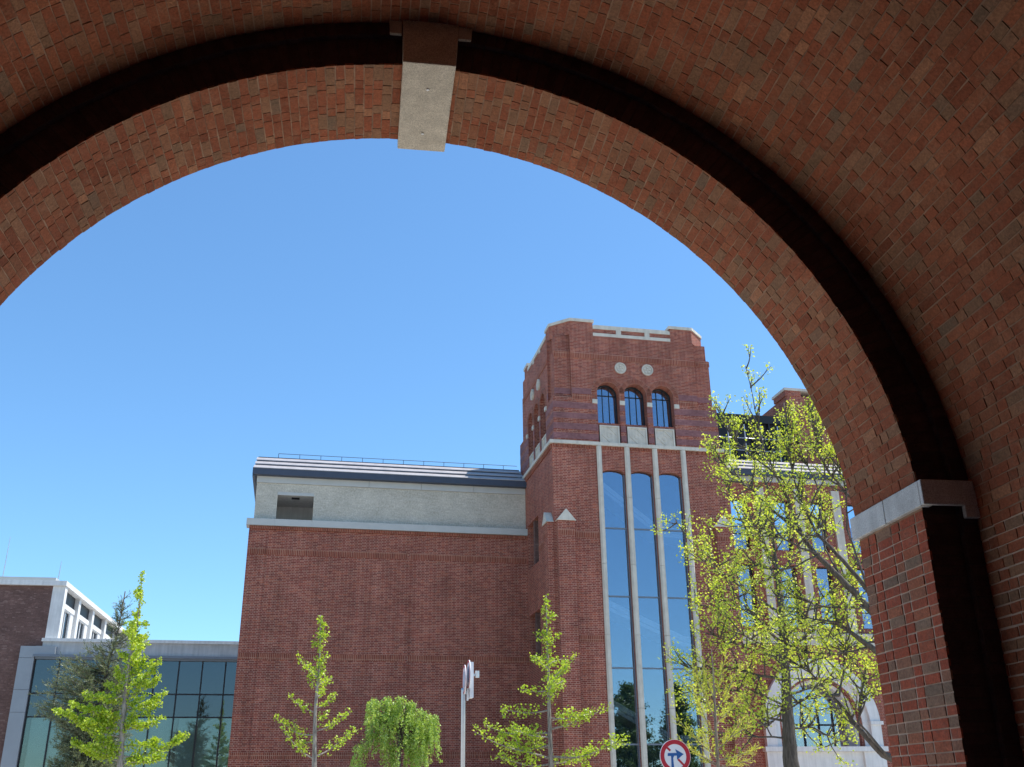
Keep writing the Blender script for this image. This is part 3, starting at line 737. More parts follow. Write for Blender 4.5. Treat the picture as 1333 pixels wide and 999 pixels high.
# ------------------------------------------------------------------ wing on the right with the stone arch
RB = 46.0
rw = Thing('brick_hall', 24, 50, 'red brick hall with a great white stone arch, half hidden by leafing trees', 'building')
v = MB(); AC, AZ, AR = 24.45, 4.75, 2.95                               # arch centre, springing, outer radius
e0, e1 = 18.155, 34.
WIN = [(20.95, 21.85), (23.25, 24.15), (25.2, 26.1), (27.4, 28.3)]
e = e0
for p, q in WIN: v.box(e, p, RB, RB+.5, 8.95, 15.95); e = q
v.box(e, e1, RB, RB+.5, 8.95, 15.95)
for p, q in WIN: v.box(p, q, RB, RB+.5, 12.25, 13.0); v.box(p, q, RB, RB+.5, 8.95, 9.2); v.box(p, q, RB, RB+.5, 15.6, 15.95)
v.box(e0, e1, RB, RB+.5, 15.95, 16.5)
v.arch(e0, e1, 8.35, AC, 2.0, AZ, RB, RB+.5, 28, 0)
v.box(e0, e1, RB+8, RB+8.3, 0, 16.5)
v.build('wall', M_BRICK, rw)
v = MB(); v.box(e0, e1, RB-.12, RB+.3, 8.352, 8.945); v.box(e0, e1, RB-.2, RB+.2, 8.80, 8.90)
v.build('belt_course', M_STONE, rw)
v = MB(); v.box(e0, e1, RB-.15, RB+.6, 16.505, 16.75); v.build('beam', M_CLAD, rw)
v = MB(); v.box(e0, e1, RB-.4, RB-.3, 16.76, 17.08); v.box(e0, e1, RB-.3, RB+.6, 16.755, 16.85); v.build('fascia', M_FASC, rw)
v = MB()
for i in range(3):
    ya, yb_ = RB-.42+i*.55, RB-.42+(i+1)*.55+.05; za, zb = 17.085+i*.36, 17.085+(i+1)*.36
    P = [(ya, za), (yb_, zb-.06), (yb_, zb-.09), (ya, za-.03)]
    q = [(x, y, z_) for x in (e0, e1) for y, z_ in P]
    v.add(q, [(0, 1, 2, 3), (7, 6, 5, 4), (0, 4, 5, 1), (1, 5, 6, 2), (2, 6, 7, 3), (3, 7, 4, 0)])
rf = v.build('roof', M_ROOF, rw)
v = MB()
for i in range(1, 3): v.box(e0, e1, RB-.42+i*.55+.012, RB-.42+i*.55+.04, 17.085+i*.36-.075, 17.085+i*.36-.031)  # riser shade of the hall roof, put in as dark coloured strips
v.build('riser_shade_strip', M_FASC, rw, parent=rf)
v = MB(); v.box(e0, e1, RB+1.4, RB+8, 18.0, 18.15); v.build('roof_ridge', M_FASC, rw)
v = MB(); LB = RB+2.0                                                 # dark louvred plant screen on the roof
v.box(e0+.3, 25.8, LB+.2, LB+.3, 18.15, 20.9); v.box(e0+.3, 25.8, LB, LB+3, 20.55, 21.0)
x = e0+.5
while x < 25.7: v.box(x, x+.08, LB, LB+.19, 18.15, 20.54); x += .98
v.build('plant_screen', M_DARK, rw)
v = MB()
x = e0+.99
while x < 25.7: v.tube([(x, LB-.06, 18.15), (x, LB-.06, 20.4)], .03, 5); x += .98
for z in (18.9, 19.6): v.tube([(e0+.5, LB-.06, z), (25.7, LB-.06, z)], .02, 5)
v.build('screen_rail', M_STEEL, rw)
v = MB(); v.box(25.85, 29.5, RB+2.0, RB+6, 17.4, 22.3); v.box(25.75, 26.7, RB+1.95, RB+3.4, 22.3, 22.6)
tr_ = v.build('roof_turret', M_BRICK, rw)
v = MB(); v.box(25.7, 29.55, RB+1.9, RB+3.5, 22.6, 22.75); v.build('turret_coping', M_STONE, rw, parent=tr_)
for p, q in WIN:
    for z0, z1 in ((13.0, 15.6), (9.2, 12.25)):
        v = MB(); d0 = RB+.28
        v.box(p, p+.05, d0-.05, d0+.05, z0, z1); v.box(q-.05, q, d0-.05, d0+.05, z0, z1); v.box(p+.05, q-.05, d0-.05, d0+.05, z0, z0+.06); v.box(p+.05, q-.05, d0-.05, d0+.05, z1-.06, z1)
        v.box(p+.05, q-.05, d0-.04, d0+.04, z0+.8, z0+.85)
        fr = v.build('window', M_DARK, rw)
        v = MB(); v.box(p+.02, q-.02, d0, d0+.012, z0+.02, z1-.02); v.build('pane', M_GLASS, rw, parent=fr)
for x in (22.55, 24.65, 26.75):
    v = MB(); v.box(x-.22, x+.22, RB-.12, RB-.001, 8.95, 16.2); v.build('stone_pier', M_STONE, rw)
v = MB()
for r0, r1, d, e_ in ((2.42, 2.95, .26, .3), (2.12, 2.419, .06, .6), (1.85, 2.119, -.22, 1.1)): v.ring(AC, AZ, r0, r1, RB-d, RB+e_, n=36)
for s_ in (-1, 1):
    for r0, r1, d, e_ in ((2.42, 2.95, .26, .3), (2.12, 2.419, .06, .6), (1.85, 2.119, -.22, 1.1)):
        x0, x1 = sorted((AC+s_*r0, AC+s_*r1)); v.box(x0, x1, RB-d, RB+e_, 3.72, AZ)
    x0, x1 = sorted((AC+s_*2.38, AC+s_*3.05)); v.box(x0, x1, RB-.34, RB+.3, AZ-.06, AZ+.10)
v.box(AC-3.1, AC+3.1, RB-.36, RB+1.1, 3.5, 3.715)
for s_ in (-1, 1):
    x0, x1 = sorted((AC+s_*1.9, AC+s_*3.0)); v.box(x0, x1, RB-.24, RB+.4, 0, 3.495)
v.box(AC-1.9, AC+1.9, RB-.1, RB+.4, 2.7, 3.495)
v.build('stone_arch', M_WHITE, rw)
v = MB(); d0 = RB+1.0
for x in (-1.15, -.4, .4, 1.15): v.box(AC+x-.035, AC+x+.035, d0-.06, d0, 3.75, AZ+1.2)
v.box(AC-1.85, AC+1.85, d0-.06, d0, AZ-.04, AZ+.04)
fr = v.build('arched_window', M_DARK, rw)
v = MB(); n = 24; v.prism([(AC-1.95, 3.72), (AC+1.95, 3.72)] + [(AC+1.95*math.cos(math.pi*i/n), AZ+1.95*math.sin(math.pi*i/n)) for i in range(n+1)], d0+.004, d0+.016)
v.build('pane', M_GLASS, rw, parent=fr)
v = MB(); v.box(AC-1.9, AC+1.9, RB+.1, RB+.2, 0, 2.7); v.build('door', M_WHITE, rw)

# ------------------------------------------------------------------ glass link building, far left
GB = 60.0
gb = Thing('glass_building', -8, 64, 'low building with dark glass curtain wall under a pale concrete parapet', 'building')
GX0, GX1, ST = -13.81, -1.2, 1.246
v = MB(); v.box(-13.6, GX1, GB+.06, GB+8, 9.15, 9.85); v.box(GX0, GX1, GB+3, GB+8, 0, 9.148)
v.build('parapet_wall', M_CONC, gb)
v = MB(); v.box(-13.66, GX1, GB-.06, GB+.5, 9.852, 10.02); v.build('coping', M_WHITE, gb)
v = MB(); v.box(GX0-.1, GX1, GB-.35, GB+.058, 9.0, 9.13); v.box(GX0, GX1, GB-.2, GB+.05, 8.90, 8.998); v.build('canopy', M_FRAME, gb)
v = MB(); n = int((GX1-GX0)/ST)+1
for i in range(n+1): v.box(GX0+i*ST-.035, GX0+i*ST+.035, GB-.06, GB+.06, 0, 8.9)
for z in (5.93, 7.13): v.box(GX0, GX1, GB-.05, GB+.055, z-.035, z+.035)
v.build('mullion', M_DARK, gb)
for i in range(n):
    x0, x1 = GX0+i*ST+.02, GX0+(i+1)*ST-.02
    for z0, z1, m_ in ((5.95, 7.11, M_GLASSD), (7.15, 8.9, M_GLASSD), (0.05, 5.91, M_GLASST)):
        v = MB(); v.box(x0, x1, GB, GB+.012, z0, z1); v.build('pane', m_, gb)
    v = MB(); k0 = .06 if i % 3 else .28
    v.box(x0+k0, x1-.05, GB+.09, GB+.10, 0.3+.6*((i*7) % 3 == 1), 5.9); v.build('blind', M_BLIND, gb)
v = MB(); v.box(GX0, GX1, GB+.10, GB+.2, 5.95, 8.9); v.build('spandrel_backing', M_ROOMD, gb)
v = MB(); zs = [0, 3.0, 6.15, 7.3, 8.95, 9.57]
for z0, z1 in zip(zs, zs[1:]): v.box(-14.61, GX0-.04, GB-.25, GB+.2, z0, z1-.015)
v.box(GX0-.039, -12.84, GB-.25, GB+.055, 9.14, 9.57)
v.build('corner_panel', M_GREYP, gb)

# ------------------------------------------------------------------ brown brick block with white bays, far left
bb = Thing('brown_building', -13.3, 60.35, 'brown brick block with white eaves and a white side of pillars and windows', 'building', rot=-YB-R(2.3))
def lb(p):                                                            # local: s to the right of the corner, d back, z
    return (-13.3+p[0], 60.35+p[1], p[2])
v = MB(lb); v.box(-14, -.30, 0, .4, 0, 12.93); v.box(-14, -.4, .4, 30, 0, 12.9); v.build('wall', M_BROWN, bb)
v = MB(lb); v.box(-.298, .36, -.02, .5, 0, 12.93)
D = [3.9+3.75*i for i in range(7)]
for d in D: v.box(-.1, .26, d, d+.5, 0, 12.93)
e = .5
for d in D:
    v.box(-.39, .1, e, d, 11.95, 12.22); v.box(-.39, .06, e, e+.7, 0, 11.95); v.box(-.39, .06, d-.7, d, 0, 11.95); v.box(-.39, .06, e+.7, d-.7, 0, 10.0); e = d+.5
v.build('pillar_bay', M_WHITE, bb)
v = MB(lb); v.box(-14, .42, -.18, 30, 12.935, 13.2); v.build('eave', M_WHITE, bb)
v = MB(lb); v.box(-14, -.25, .1, 30, 13.203, 13.42); v.build('roof_edge', M_CLAD, bb)
e = .5
for d in D:
    v = MB(lb); v.box(-.35, .02, e, d, 12.222, 12.93)
    w1 = v.build('upper_window', M_DARK, bb)
    v = MB(lb); a_, b_ = e+.7, d-.7; m_ = (a_+b_)/2
    v.box(-.2, .04, a_, a_+.07, 10.0, 11.95); v.box(-.2, .04, b_-.07, b_, 10.0, 11.95); v.box(-.2, .0, m_-.05, m_+.05, 10.0, 11.95); v.box(-.2, .04, a_+.07, b_-.07, 11.88, 11.95)
    fr = v.build('window', M_WHITE, bb)
    v = MB(lb); v.box(-.06, -.05, a_+.06, b_-.06, 10.0, 11.90); v.build('pane', M_GLASSD, bb, parent=fr)
    e = d+.5
for (x0, h, nm, lbl) in ((-16.43, 2.3, 'lightning_rod', 'taller thin metal rod standing far in on the brown block roof'), (-13.5, 1.0, 'lightning_rod', 'short thin metal rod on the brown block roof above its corner')):
    v = MB(); v.tube([(x0, 60.8, 13.42), (x0+.02, 60.8, 13.42+h)], [.03, .015], 6)
    o = v.build(nm, M_STEEL); tag(o, lbl, 'lightning rod', 'rods on the brown block roof'); o.rotation_euler = (0, 0, -YB)

# ------------------------------------------------------------------ street signs
def frame(th):                                                        # simple passthrough
    return th
sg = Thing('traffic_sign', 7.05, 19.0, 'round red rimmed no right turn sign with blue arrow in front of the glass strips', 'traffic sign')
SX, SY, SZ, SR = 7.05, 19.0, 2.31, .30
v = MB(); v.disc(SX, SZ, SR, SY-.02, SY, 48); v.build('plate', M_SIGNW, sg)
v = MB(); v.ring(SX, SZ, SR*.72, SR*.975, SY-.0235, SY-.0205, 0, 2*math.pi, 56); v.build('red_rim', M_SIGNR, sg)
def P2(pts): return [(SX+x*SR, SZ+y*SR) for x, y in pts]
def bar(p, q, t):
    d = Vector((q[0]-p[0], q[1]-p[1])).normalized(); n = Vector((-d.y, d.x))*t/2
    return [(p[0]+n.x, p[1]+n.y), (p[0]-n.x, p[1]-n.y), (q[0]-n.x, q[1]-n.y), (q[0]+n.x, q[1]+n.y)]
v = MB()
for p, q in (((-.52, .52), (-.30, .33)), ((.17, -.17), (.52, -.52))): v.prism(P2(bar(p, q, .13)), SY-.023, SY-.0205)
v.build('slash', M_SIGNR, sg)
v = MB(); v.prism(P2([(-.50, .02), (-.48, .19), (.10, .20), (.02, .42), (.55, .13), (.10, -.20), (.10, .045), (-.08, .03), (-.15, -.10), (-.13, -.66), (-.30, -.66), (-.28, .02)]), SY-.0245, SY-.0205)
v.build('arrow', M_SIGNB, sg)
v = MB(); v.tube([(SX, SY+.035, 0), (SX, SY+.035, SZ+.2)], .03, 10); v.build('post', M_STEEL, sg, smooth=True)
v = MB()
for z in (SZ+.12, SZ-.12): v.box(SX-.06, SX+.06, SY+.001, SY+.07, z-.02, z+.02)
v.build('bracket', M_STEEL, sg)

ps = Thing('sign_post', 3.52, 22.0, 'grey steel pole bearing two round signs seen edge on and a white box', 'traffic sign')
PX, PY = 3.52, 22.0
v = MB(); v.tube([(PX, PY, 0), (PX, PY, 3.75), (PX+.0, PY, 3.8)], .045, 12); v.build('pole', M_STEEL, ps, smooth=True)
def edge_disc(ax, by, zc, ang, r, name):
    def fc(p):
        x, d, z_ = p; return (ax+x*math.cos(ang)-d*math.sin(ang), by+x*math.sin(ang)+d*math.cos(ang), z_)
    v = MB(fc); v.disc(0, zc, r, 0, .02, 36); o = v.build(name, M_SIGNW, ps)
    v = MB(fc); v.ring(0, zc, r*.84, r-.002, -.004, -.0005, 0, 2*math.pi, 40); v.build('red_rim', M_SIGNR, ps, parent=o)
    v = MB(fc); v.prism([(-.06, zc-.16), (.06, zc-.16), (.06, zc+.16), (-.06, zc+.16)], -.003, -.0005); v.build('symbol', M_SIGNB, ps, parent=o)
edge_disc(PX+.0, PY-.08, 3.97, R(-93), .30, 'round_plate'); edge_disc(PX+.10, PY-.02, 4.08, R(-92), .30, 'round_plate')
v = MB(); v.box(PX+.12, PX+.20, PY-.12, PY+.12, 3.60, 4.33); v.box(PX+.075, PX+.105, PY-.05, PY+.05, 3.55, 3.8); v.build('signal_box', M_SIGNW, ps)
v = MB(); v.box(PX+.20, PX+.30, PY-.03, PY+.03, 4.05, 4.10); v.tube([(PX+.30, PY, 4.02), (PX+.30, PY, 4.16)], .045, 10); v.build('arm', M_STEEL, ps)
v = MB(); v.box(PX-.01, PX+.12, PY-.03, PY+.03, 3.68, 3.74); v.build('bracket', M_STEEL, ps)

# ------------------------------------------------------------------ trees
def rv(): 
    while True:
        p = Vector((random.uniform(-1, 1), random.uniform(-1, 1), random.uniform(-1, 1)))
        if .05 < p.length < 1: return p.normalized()
class Leaves:
    def __init__(s): s.v = []; s.f = []
    def fan(s, p, sz, droop=.0):
        """one small fan shaped leaf: two triangles folded on the middle"""
        n = (rv()+Vector((0, 0, .5))).normalized(); x = n.orthogonal().normalized()
        t = random.uniform(0, 6.283); y = n.cross(x); d = x*math.cos(t)+y*math.sin(t); e = n.cross(d)
        i = len(s.v); q = sz*random.uniform(.7, 1.25)
        s.v += [p, p+d*q*.75+e*q*.6+n*q*.15, p+d*q*1.05, p+d*q*.75-e*q*.6+n*q*.15]
        s.f += [(i, i+1, i+2, i+3)]
    def cluster(s, p, n, rad, sz):
        for _ in range(n): s.fan(p+rv()*rad*random.random()**.5, sz)
    def needle(s, p, d, l, w):
        e = d.cross(rv()).normalized()*w; i = len(s.v)
        s.v += [p-e*.5, p+e*.5, p+d*l+e*.3, p+d*l-e*.3]; s.f.append((i, i+1, i+2, i+3))
    def build(s, name, mat, th):
        me = bpy.data.meshes.new(name); me.from_pydata([tuple(p-th.org) for p in s.v], [], s.f)
        me.materials.append(mat); o = bpy.data.objects.new(name, me); col.objects.link(o); o.parent = th.o; return o
def curve(p, q, bend=.1, n=8, sag=0.):
    p, q = Vector(p), Vector(q); L = (q-p).length; r1, r2 = rv()*L*bend, rv()*L*bend*.5; out = []
    for i in range(n+1):
        t = i/n; out.append(p.lerp(q, t)+r1*math.sin(math.pi*t)*.6+r2*math.sin(2*math.pi*t)*.6+Vector((0, 0, -sag*L*math.sin(math.pi*t))))
    return out
def along(pts, t):
    k = min(int(t*(len(pts)-1)), len(pts)-2); f = t*(len(pts)-1)-k
    return pts[k].lerp(pts[k+1], f)
def px(b, *pts): return [at(x, y, b) for x, y in pts]

def ginkgo(name, label, b, trunk, r0, limbs, nl, sz, group, mat=M_GINKGO, depth=.5, extra=0, dens=1.):
    T = px(b, *trunk); base = Vector((T[0].x+.0, b, 0)); T = [base]+T
    th = Thing(name, base.x, b, label, 'tree', group)
    tr = MB(); n = len(T); zt = T[-1].z
    tr.tube(T, [max(.012, r0*(1-p.z/zt)**.8) for p in T], 9)
    lv = Leaves()
    for (p, q) in limbs:
        P, Q = at(*p, b), at(*q, b); Q.y += random.uniform(-depth, depth)*(Q-P).length
        c = curve(P, Q, .07, 8, .06); L = (Q-P).length
        tr.tube(c, [max(.005, .020*L**.5*(1-i/9)) for i in range(9)], 6)
        m = max(5, int(L*17*dens))
        for i in range(m):
            t = .16+.84*(i+random.random())/m
            pp = along(c, t); lv.cluster(pp+rv()*.10*L**.5*(1.15-t)+Vector((0, 0, .04)), nl, .12, sz)
        for i in range(max(1, int(L*2.2))):
            t = random.uniform(.25, .85); s0 = along(c, t); d = ((Q-P).normalized()+rv()*.9+Vector((0, 0, .35))).normalized()
            l2 = L*random.uniform(.15, .32)*(1.15-t*.5); s1 = s0+d*l2; c2 = curve(s0, s1, .08, 4)
            tr.tube(c2, [.012, .010, .008, .006, .004], 4)
            for k in range(max(3, int(l2*16*dens))): lv.cluster(along(c2, random.uniform(.2, 1)), nl, .11, sz)
    # fringe on the leader
    for i in range(int(34+extra)):
        t = random.uniform(.45, 1); k = along(T, t); lv.cluster(k+Vector((random.gauss(0, 1), random.gauss(0, 1), 0))*.10*(1.25-t), nl, .10, sz)
    # limbs towards and away from the viewer
    for i in range(max(3, len(limbs)//4)):
        t = random.uniform(.42, .85); s0 = along(T, t); an = random.choice((90, 270, 60, 120, 250, 290))+random.uniform(-20, 20)
        l = (1.05-t)*zt*.24; s1 = s0+Vector((math.cos(R(an))*l, math.sin(R(an))*l, l*.35)); c = curve(s0, s1, .08, 6)
        tr.tube(c, [.022*(1-k/7)+.004 for k in range(7)], 5)
        for k in range(int(l*15*dens)+2): lv.cluster(along(c, random.uniform(.2, 1)), nl, .12, sz)
    tr.build('trunk', M_BARKL, th, smooth=True, wrap=False, normals=False); lv.build('crown', mat, th)
    return th
G_ = 'young ginkgo trees in fresh leaf'
ginkgo('ginkgo_tree', 'slim young ginkgo with short level branches before the windowless brick wall', 30,
       [(409, 999), (410, 933), (413, 890), (416, 863), (417, 830), (417.3, 801)], .10,
       [((408, 988), (368, 948)), ((410, 985), (467, 948)), ((409, 965), (384, 970)), ((408, 957), (357, 933)), ((411, 952), (455, 927)), ((410, 928), (376, 902)), ((412, 922), (438, 904)),
        ((414, 880), (388, 855)), ((415, 866), (426, 850)), ((416, 840), (407, 838)), ((416.5, 832), (429, 826)), ((411, 940), (428, 930)), ((414, 900), (402, 880)), ((414, 890), (423, 872)), ((416, 815), (424, 815))], 6, .055, G_, dens=1.0, extra=30)
ginkgo('ginkgo_tree', 'bushy ginkgo with a slim pointed top at the foot of the tower', 24,
       [(717.5, 999), (715, 928), (714, 880), (712, 830), (711, 775)], .085,
       [((716, 950), (792, 921)), ((717, 985), (811, 962)), ((714, 893), (744, 855)), ((716, 955), (634, 942)), ((717, 988), (612, 953)), ((715, 925), (652, 922)), ((714, 900), (680, 897)), ((716, 970), (655, 975)), ((717, 992), (760, 985)),
        ((716, 960), (660, 950)), ((716, 975), (690, 960)), ((713, 860), (690, 857)), ((712, 840), (727, 828)), ((712, 828), (697, 830)), ((711, 805), (722, 802)), ((717, 995), (640, 985)), ((715, 940), (745, 925)), ((715, 935), (765, 930)), ((714, 910), (730, 890)), ((717, 995), (785, 975))], 6, .048, G_, dens=1.15, extra=46)
ginkgo('ginkgo_tree', 'dense yellow green ginkgo with a tall bare leader before the glass building', 36,
       [(156, 999), (160, 940), (164.5, 888), (172, 845), (179, 808), (183, 775), (185, 744)], .13,
       [((163, 900), (212, 864)), ((164, 912), (208, 884)), ((162, 925), (214, 900)), ((161, 935), (208, 918)), ((160, 950), (211, 934)), ((158, 985), (240, 957)), ((163, 905), (112, 907)), ((160, 950), (78, 928)), ((160, 945), (115, 922)), ((162, 930), (118, 940)),
        ((165, 885), (190, 855)), ((165, 890), (148, 868)), ((170, 860), (152, 850)), ((172, 850), (192, 838)), ((158, 975), (120, 955)), ((157, 985), (112, 975)), ((158, 970), (205, 965)), ((159, 960), (100, 940)), ((176, 825), (165, 815)), ((178, 815), (190, 812)), ((164, 895), (190, 880)), ((161, 940), (190, 945)), ((157, 990), (190, 990)), ((168, 870), (182, 862)), ((160, 955), (135, 935)), ((165, 900), (135, 890)), ((163, 915), (128, 905)), ((162, 935), (95, 918)), ((159, 960), (178, 925)), ((163, 920), (192, 905)), ((158, 985), (140, 965)), ((157, 992), (95, 965)), ((168, 880), (198, 862)), ((157, 995), (215, 985))], 8, .070, G_, dens=1.45, extra=36)

def conifer(name, label, b, trunk, prof, n, seed, mat=M_NEEDLE):
    """feathery evergreen: limbs within a profile of (y, left, right) picture rows"""
    random.seed(seed); T = px(b, *trunk); base = Vector((T[0].x, b, 0)); T = [base]+T
    th = Thing(name, base.x, b, label, 'tree'); tr = MB(); lv = Leaves(); zt = T[-1].z
    tr.tube(T, [max(.02, .14*(1-p.z/zt)) for p in T], 8)
    Z = [(at(0, y, b).z, at(l, y, b).x, at(r, y, b).x) for y, l, r in prof]
    for i in range(n):
        t = random.uniform(0, 1)**1.45
        if t > .60 and random.random() < .62: continue
        z = Z[0][0]+(Z[-1][0]-Z[0][0])*t
        for (z0, l0, r0), (z1, l1, r1) in zip(Z, Z[1:]):
            if min(z0, z1) <= z <= max(z0, z1):
                f = (z-z0)/(z1-z0); l, r = l0+(l1-l0)*f, r0+(r1-r0)*f; break
        an = random.uniform(0, 2*math.pi); c0 = None
        for p, q in zip(T, T[1:]):
            if p.z <= z-.15 <= q.z: c0 = p.lerp(q, (z-.15-p.z)/(q.z-p.z))
        if c0 is None: continue
        ext = ((r-c0.x) if math.cos(an) > 0 else (c0.x-l)); hor = abs(math.cos(an)); dep = (r-l)/2
        rad = max(.15, ext*hor+dep*(1-hor))*random.uniform(.65, 1.05)
        Q = c0+Vector((math.cos(an)*rad, math.sin(an)*rad, .15+rad*.12)); c = curve(c0, Q, .08, 6, .05)
        tr.tube(c, [.018*(1-k/7)+.003 for k in range(7)], 4)
        for k in range(int(rad*10)+2):
            s0 = along(c, random.uniform(.15, 1)); d = ((Q-c0).normalized()+rv()*.9+Vector((0, 0, .25))).normalized(); l2 = random.uniform(.12, .35)
            for j in range(11):
                lv.needle(s0+d*l2*j/11, (d+rv()*.95).normalized(), random.uniform(.05, .11), .016)
    tr.build('trunk', M_BARKD, th, smooth=True, wrap=False, normals=False); lv.build('crown', mat, th)
conifer('conifer_tree', 'dark grey green feathery evergreen standing behind the dense yellow green ginkgo', 40,
        [(112, 999), (125, 930), (140, 870), (155, 815), (163, 770)],
        [(1010, 60, 170), (975, 72, 165), (945, 50, 165), (915, 38, 168), (890, 50, 170), (870, 66, 172), (852, 88, 174), (838, 128, 172), (815, 148, 176), (790, 154, 174), (770, 161, 166)], 560, 3)

random.seed(11)                                                       # weeping tree
b = 38; th = Thing('weeping_tree', at(518, 999, b).x, b, 'small weeping tree with drooping light green strands before the brick wall', 'tree')
tr = MB(); lv = Leaves(); top = at(520, 918, b); base = Vector((at(520, 999, b).x, b, 0))
tr.tube([base, base+Vector((.05, 0, 1.6)), Vector((base.x-.03, b, 3.2)), top], [.10, .09, .07, .03], 8)
sp = px(b, (505, 911), (520, 909), (534, 918), (548, 928), (562, 936), (486, 917), (478, 940), (470, 975), (566, 950), (512, 925), (530, 935), (545, 945), (496, 935), (500, 960), (528, 960), (552, 960), (488, 955), (515, 975), (540, 978))
for i in range(190):
    e = random.choice(sp)+Vector((random.gauss(0, .09), random.uniform(-.85, .85), random.gauss(0, .05)))
    s0 = Vector((base.x, b, random.uniform(3.2, top.z)))
    if e.z > top.z+.12: e.z = top.z+.12
    c = curve(s0, e, .05, 6, -.10); tr.tube(c, [.016, .013, .011, .009, .007, .005, .004], 4)
    ln = random.uniform(.25, 1.15); d = Vector((random.gauss(0, .10)+(e.x-base.x)*.05, random.gauss(0, .1), -1)); q = e+d*ln
    c = curve(e, q, .05, 6)
    for k in range(int(ln*30)+6):
        p = along(c, random.random()); lv.cluster(p, 3, .07, .055)
    lv.cluster(e, 14, .14, .06)
    for k in range(8): lv.cluster(along(curve(s0, e, .05, 4, -.1), random.uniform(.5, 1)), 2, .08, .055)
tr.build('trunk', M_BARKD, th, smooth=True, wrap=False, normals=False); lv.build('crown', M_WEEP, th)

def grow(tr, lv, p, d, L, r, lvl, leaf, up_=.25, spread=.7, dens=1., n=6):
    """one limb with side shoots; leaf(p) puts a tuft of young leaves"""
    pts = [Vector(p)]; dd = Vector(d).normalized()
    for i in range(n):
        dd = (dd+rv()*.14+Vector((0, 0, up_*.12))).normalized(); pts.append(pts[-1]+dd*L/n)
    tr.tube(pts, [max(.004, r*(1-.8*i/n)) for i in range(n+1)], 6 if r > .03 else 4)
    if lvl > 0:
        for k in range(max(2, int(L*3.2*dens))):
            t = random.uniform(.2, .97); q = along(pts, t)
            nd = (dd+rv()*spread+Vector((0, 0, up_))).normalized()
            grow(tr, lv, q, nd, L*random.uniform(.28, .5), max(.005, r*.35), lvl-1, leaf, up_, spread, dens, 4)
    if lvl <= 1:
        for k in range(max(1, int(L*5))):
            leaf(along(pts, random.uniform(.35, 1)))
    leaf(pts[-1])
def along_limb(tr, lv, pts, r0, r1, leaf, shoots, L, lvl=1, t0=.25, sides=8, up_=.3):
    n = len(pts); q = []; N_ = (n-1)*4
    for i in range((n-1)*4+1):
        q.append(along(pts, i/((n-1)*4))+rv()*.012)
    tr.tube(q, [r1+(r0-r1)*(1-i/N_)**1.6 for i in range(len(q))], sides)
    for k in range(shoots):
        t = random.uniform(t0, 1); s0 = along(q, t); d = (along(q, min(1, t+.05))-along(q, max(0, t-.05))).normalized()
        nd = (d*.6+rv()*.85+Vector((0, 0, up_))).normalized()
        grow(tr, lv, s0, nd, L*random.uniform(.5, 1.1)*(1.15-.4*t), .02, lvl, leaf)

random.seed(21)                                                       # roadside tree with an upright trunk
b = 22; T = px(b, (1030, 999), (1026, 945), (1023, 885), (1019, 830), (1014, 770), (1009, 720), (1002, 660), (996, 600))
base = Vector((T[0].x+.02, b, 0)); th = Thing('maple_tree', base.x, b, 'leafing tree with an upright furrowed trunk in front of the white stone arch', 'tree')
tr = MB(); lv = Leaves(); leaf = lambda p: lv.cluster(p, random.randint(3, 7), .15, .050)
along_limb(tr, lv, [base]+T[:5], .225, .07, leaf, 14, 1.1, 1, .55, 12); along_limb(tr, lv, T[4:], .068, .01, leaf, 18, 1.2, 1, .0, 8)
for P_, r in (([(1023, 885), (990, 880), (955, 868), (920, 872), (895, 868)], .05), ([(1019, 840), (985, 815), (950, 790), (925, 765), (905, 745)], .05), ([(1016, 800), (975, 760), (945, 725), (925, 690), (912, 655)], .045),
              ([(1020, 850), (1055, 820), (1090, 790), (1110, 770)], .05), ([(1012, 750), (1045, 715), (1070, 690), (1095, 670)], .04), ([(1010, 730), (975, 690), (955, 640), (940, 590)], .04), ([(1024, 905), (1060, 895), (1100, 880), (1130, 868)], .045),
              ([(1026, 940), (985, 925), (955, 915), (930, 895)], .04), ([(1022, 880), (1000, 850), (960, 840), (930, 830)], .04), ([(1026, 950), (1070, 945), (1110, 960), (1140, 965)], .035), ([(1024, 920), (985, 900), (940, 895), (905, 880)], .035), ([(1026, 960), (990, 960), (960, 950), (940, 960)], .03), ([(1021, 860), (985, 850), (950, 840), (915, 830)], .035), ([(1018, 820), (1050, 790), (1080, 760), (1100, 730)], .035), ([(1022, 875), (1060, 860), (1095, 845), (1120, 850)], .03), ([(1010, 740), (985, 720), (955, 700), (930, 690)], .03), ([(1017, 810), (990, 790), (960, 780), (930, 770)], .03)):
    pts = px(b, *P_)
    dy = random.uniform(-2.0, 2.0)
    for i, p in enumerate(pts): p.y += dy*i/(len(pts)-1)
    along_limb(tr, lv, pts, r*.8, .008, leaf, 16, 1.0, 1, .15, 7)
tr.build('trunk', M_BARKD, th, smooth=True, wrap=False, normals=False); lv.build('crown', M_MAPLE, th)

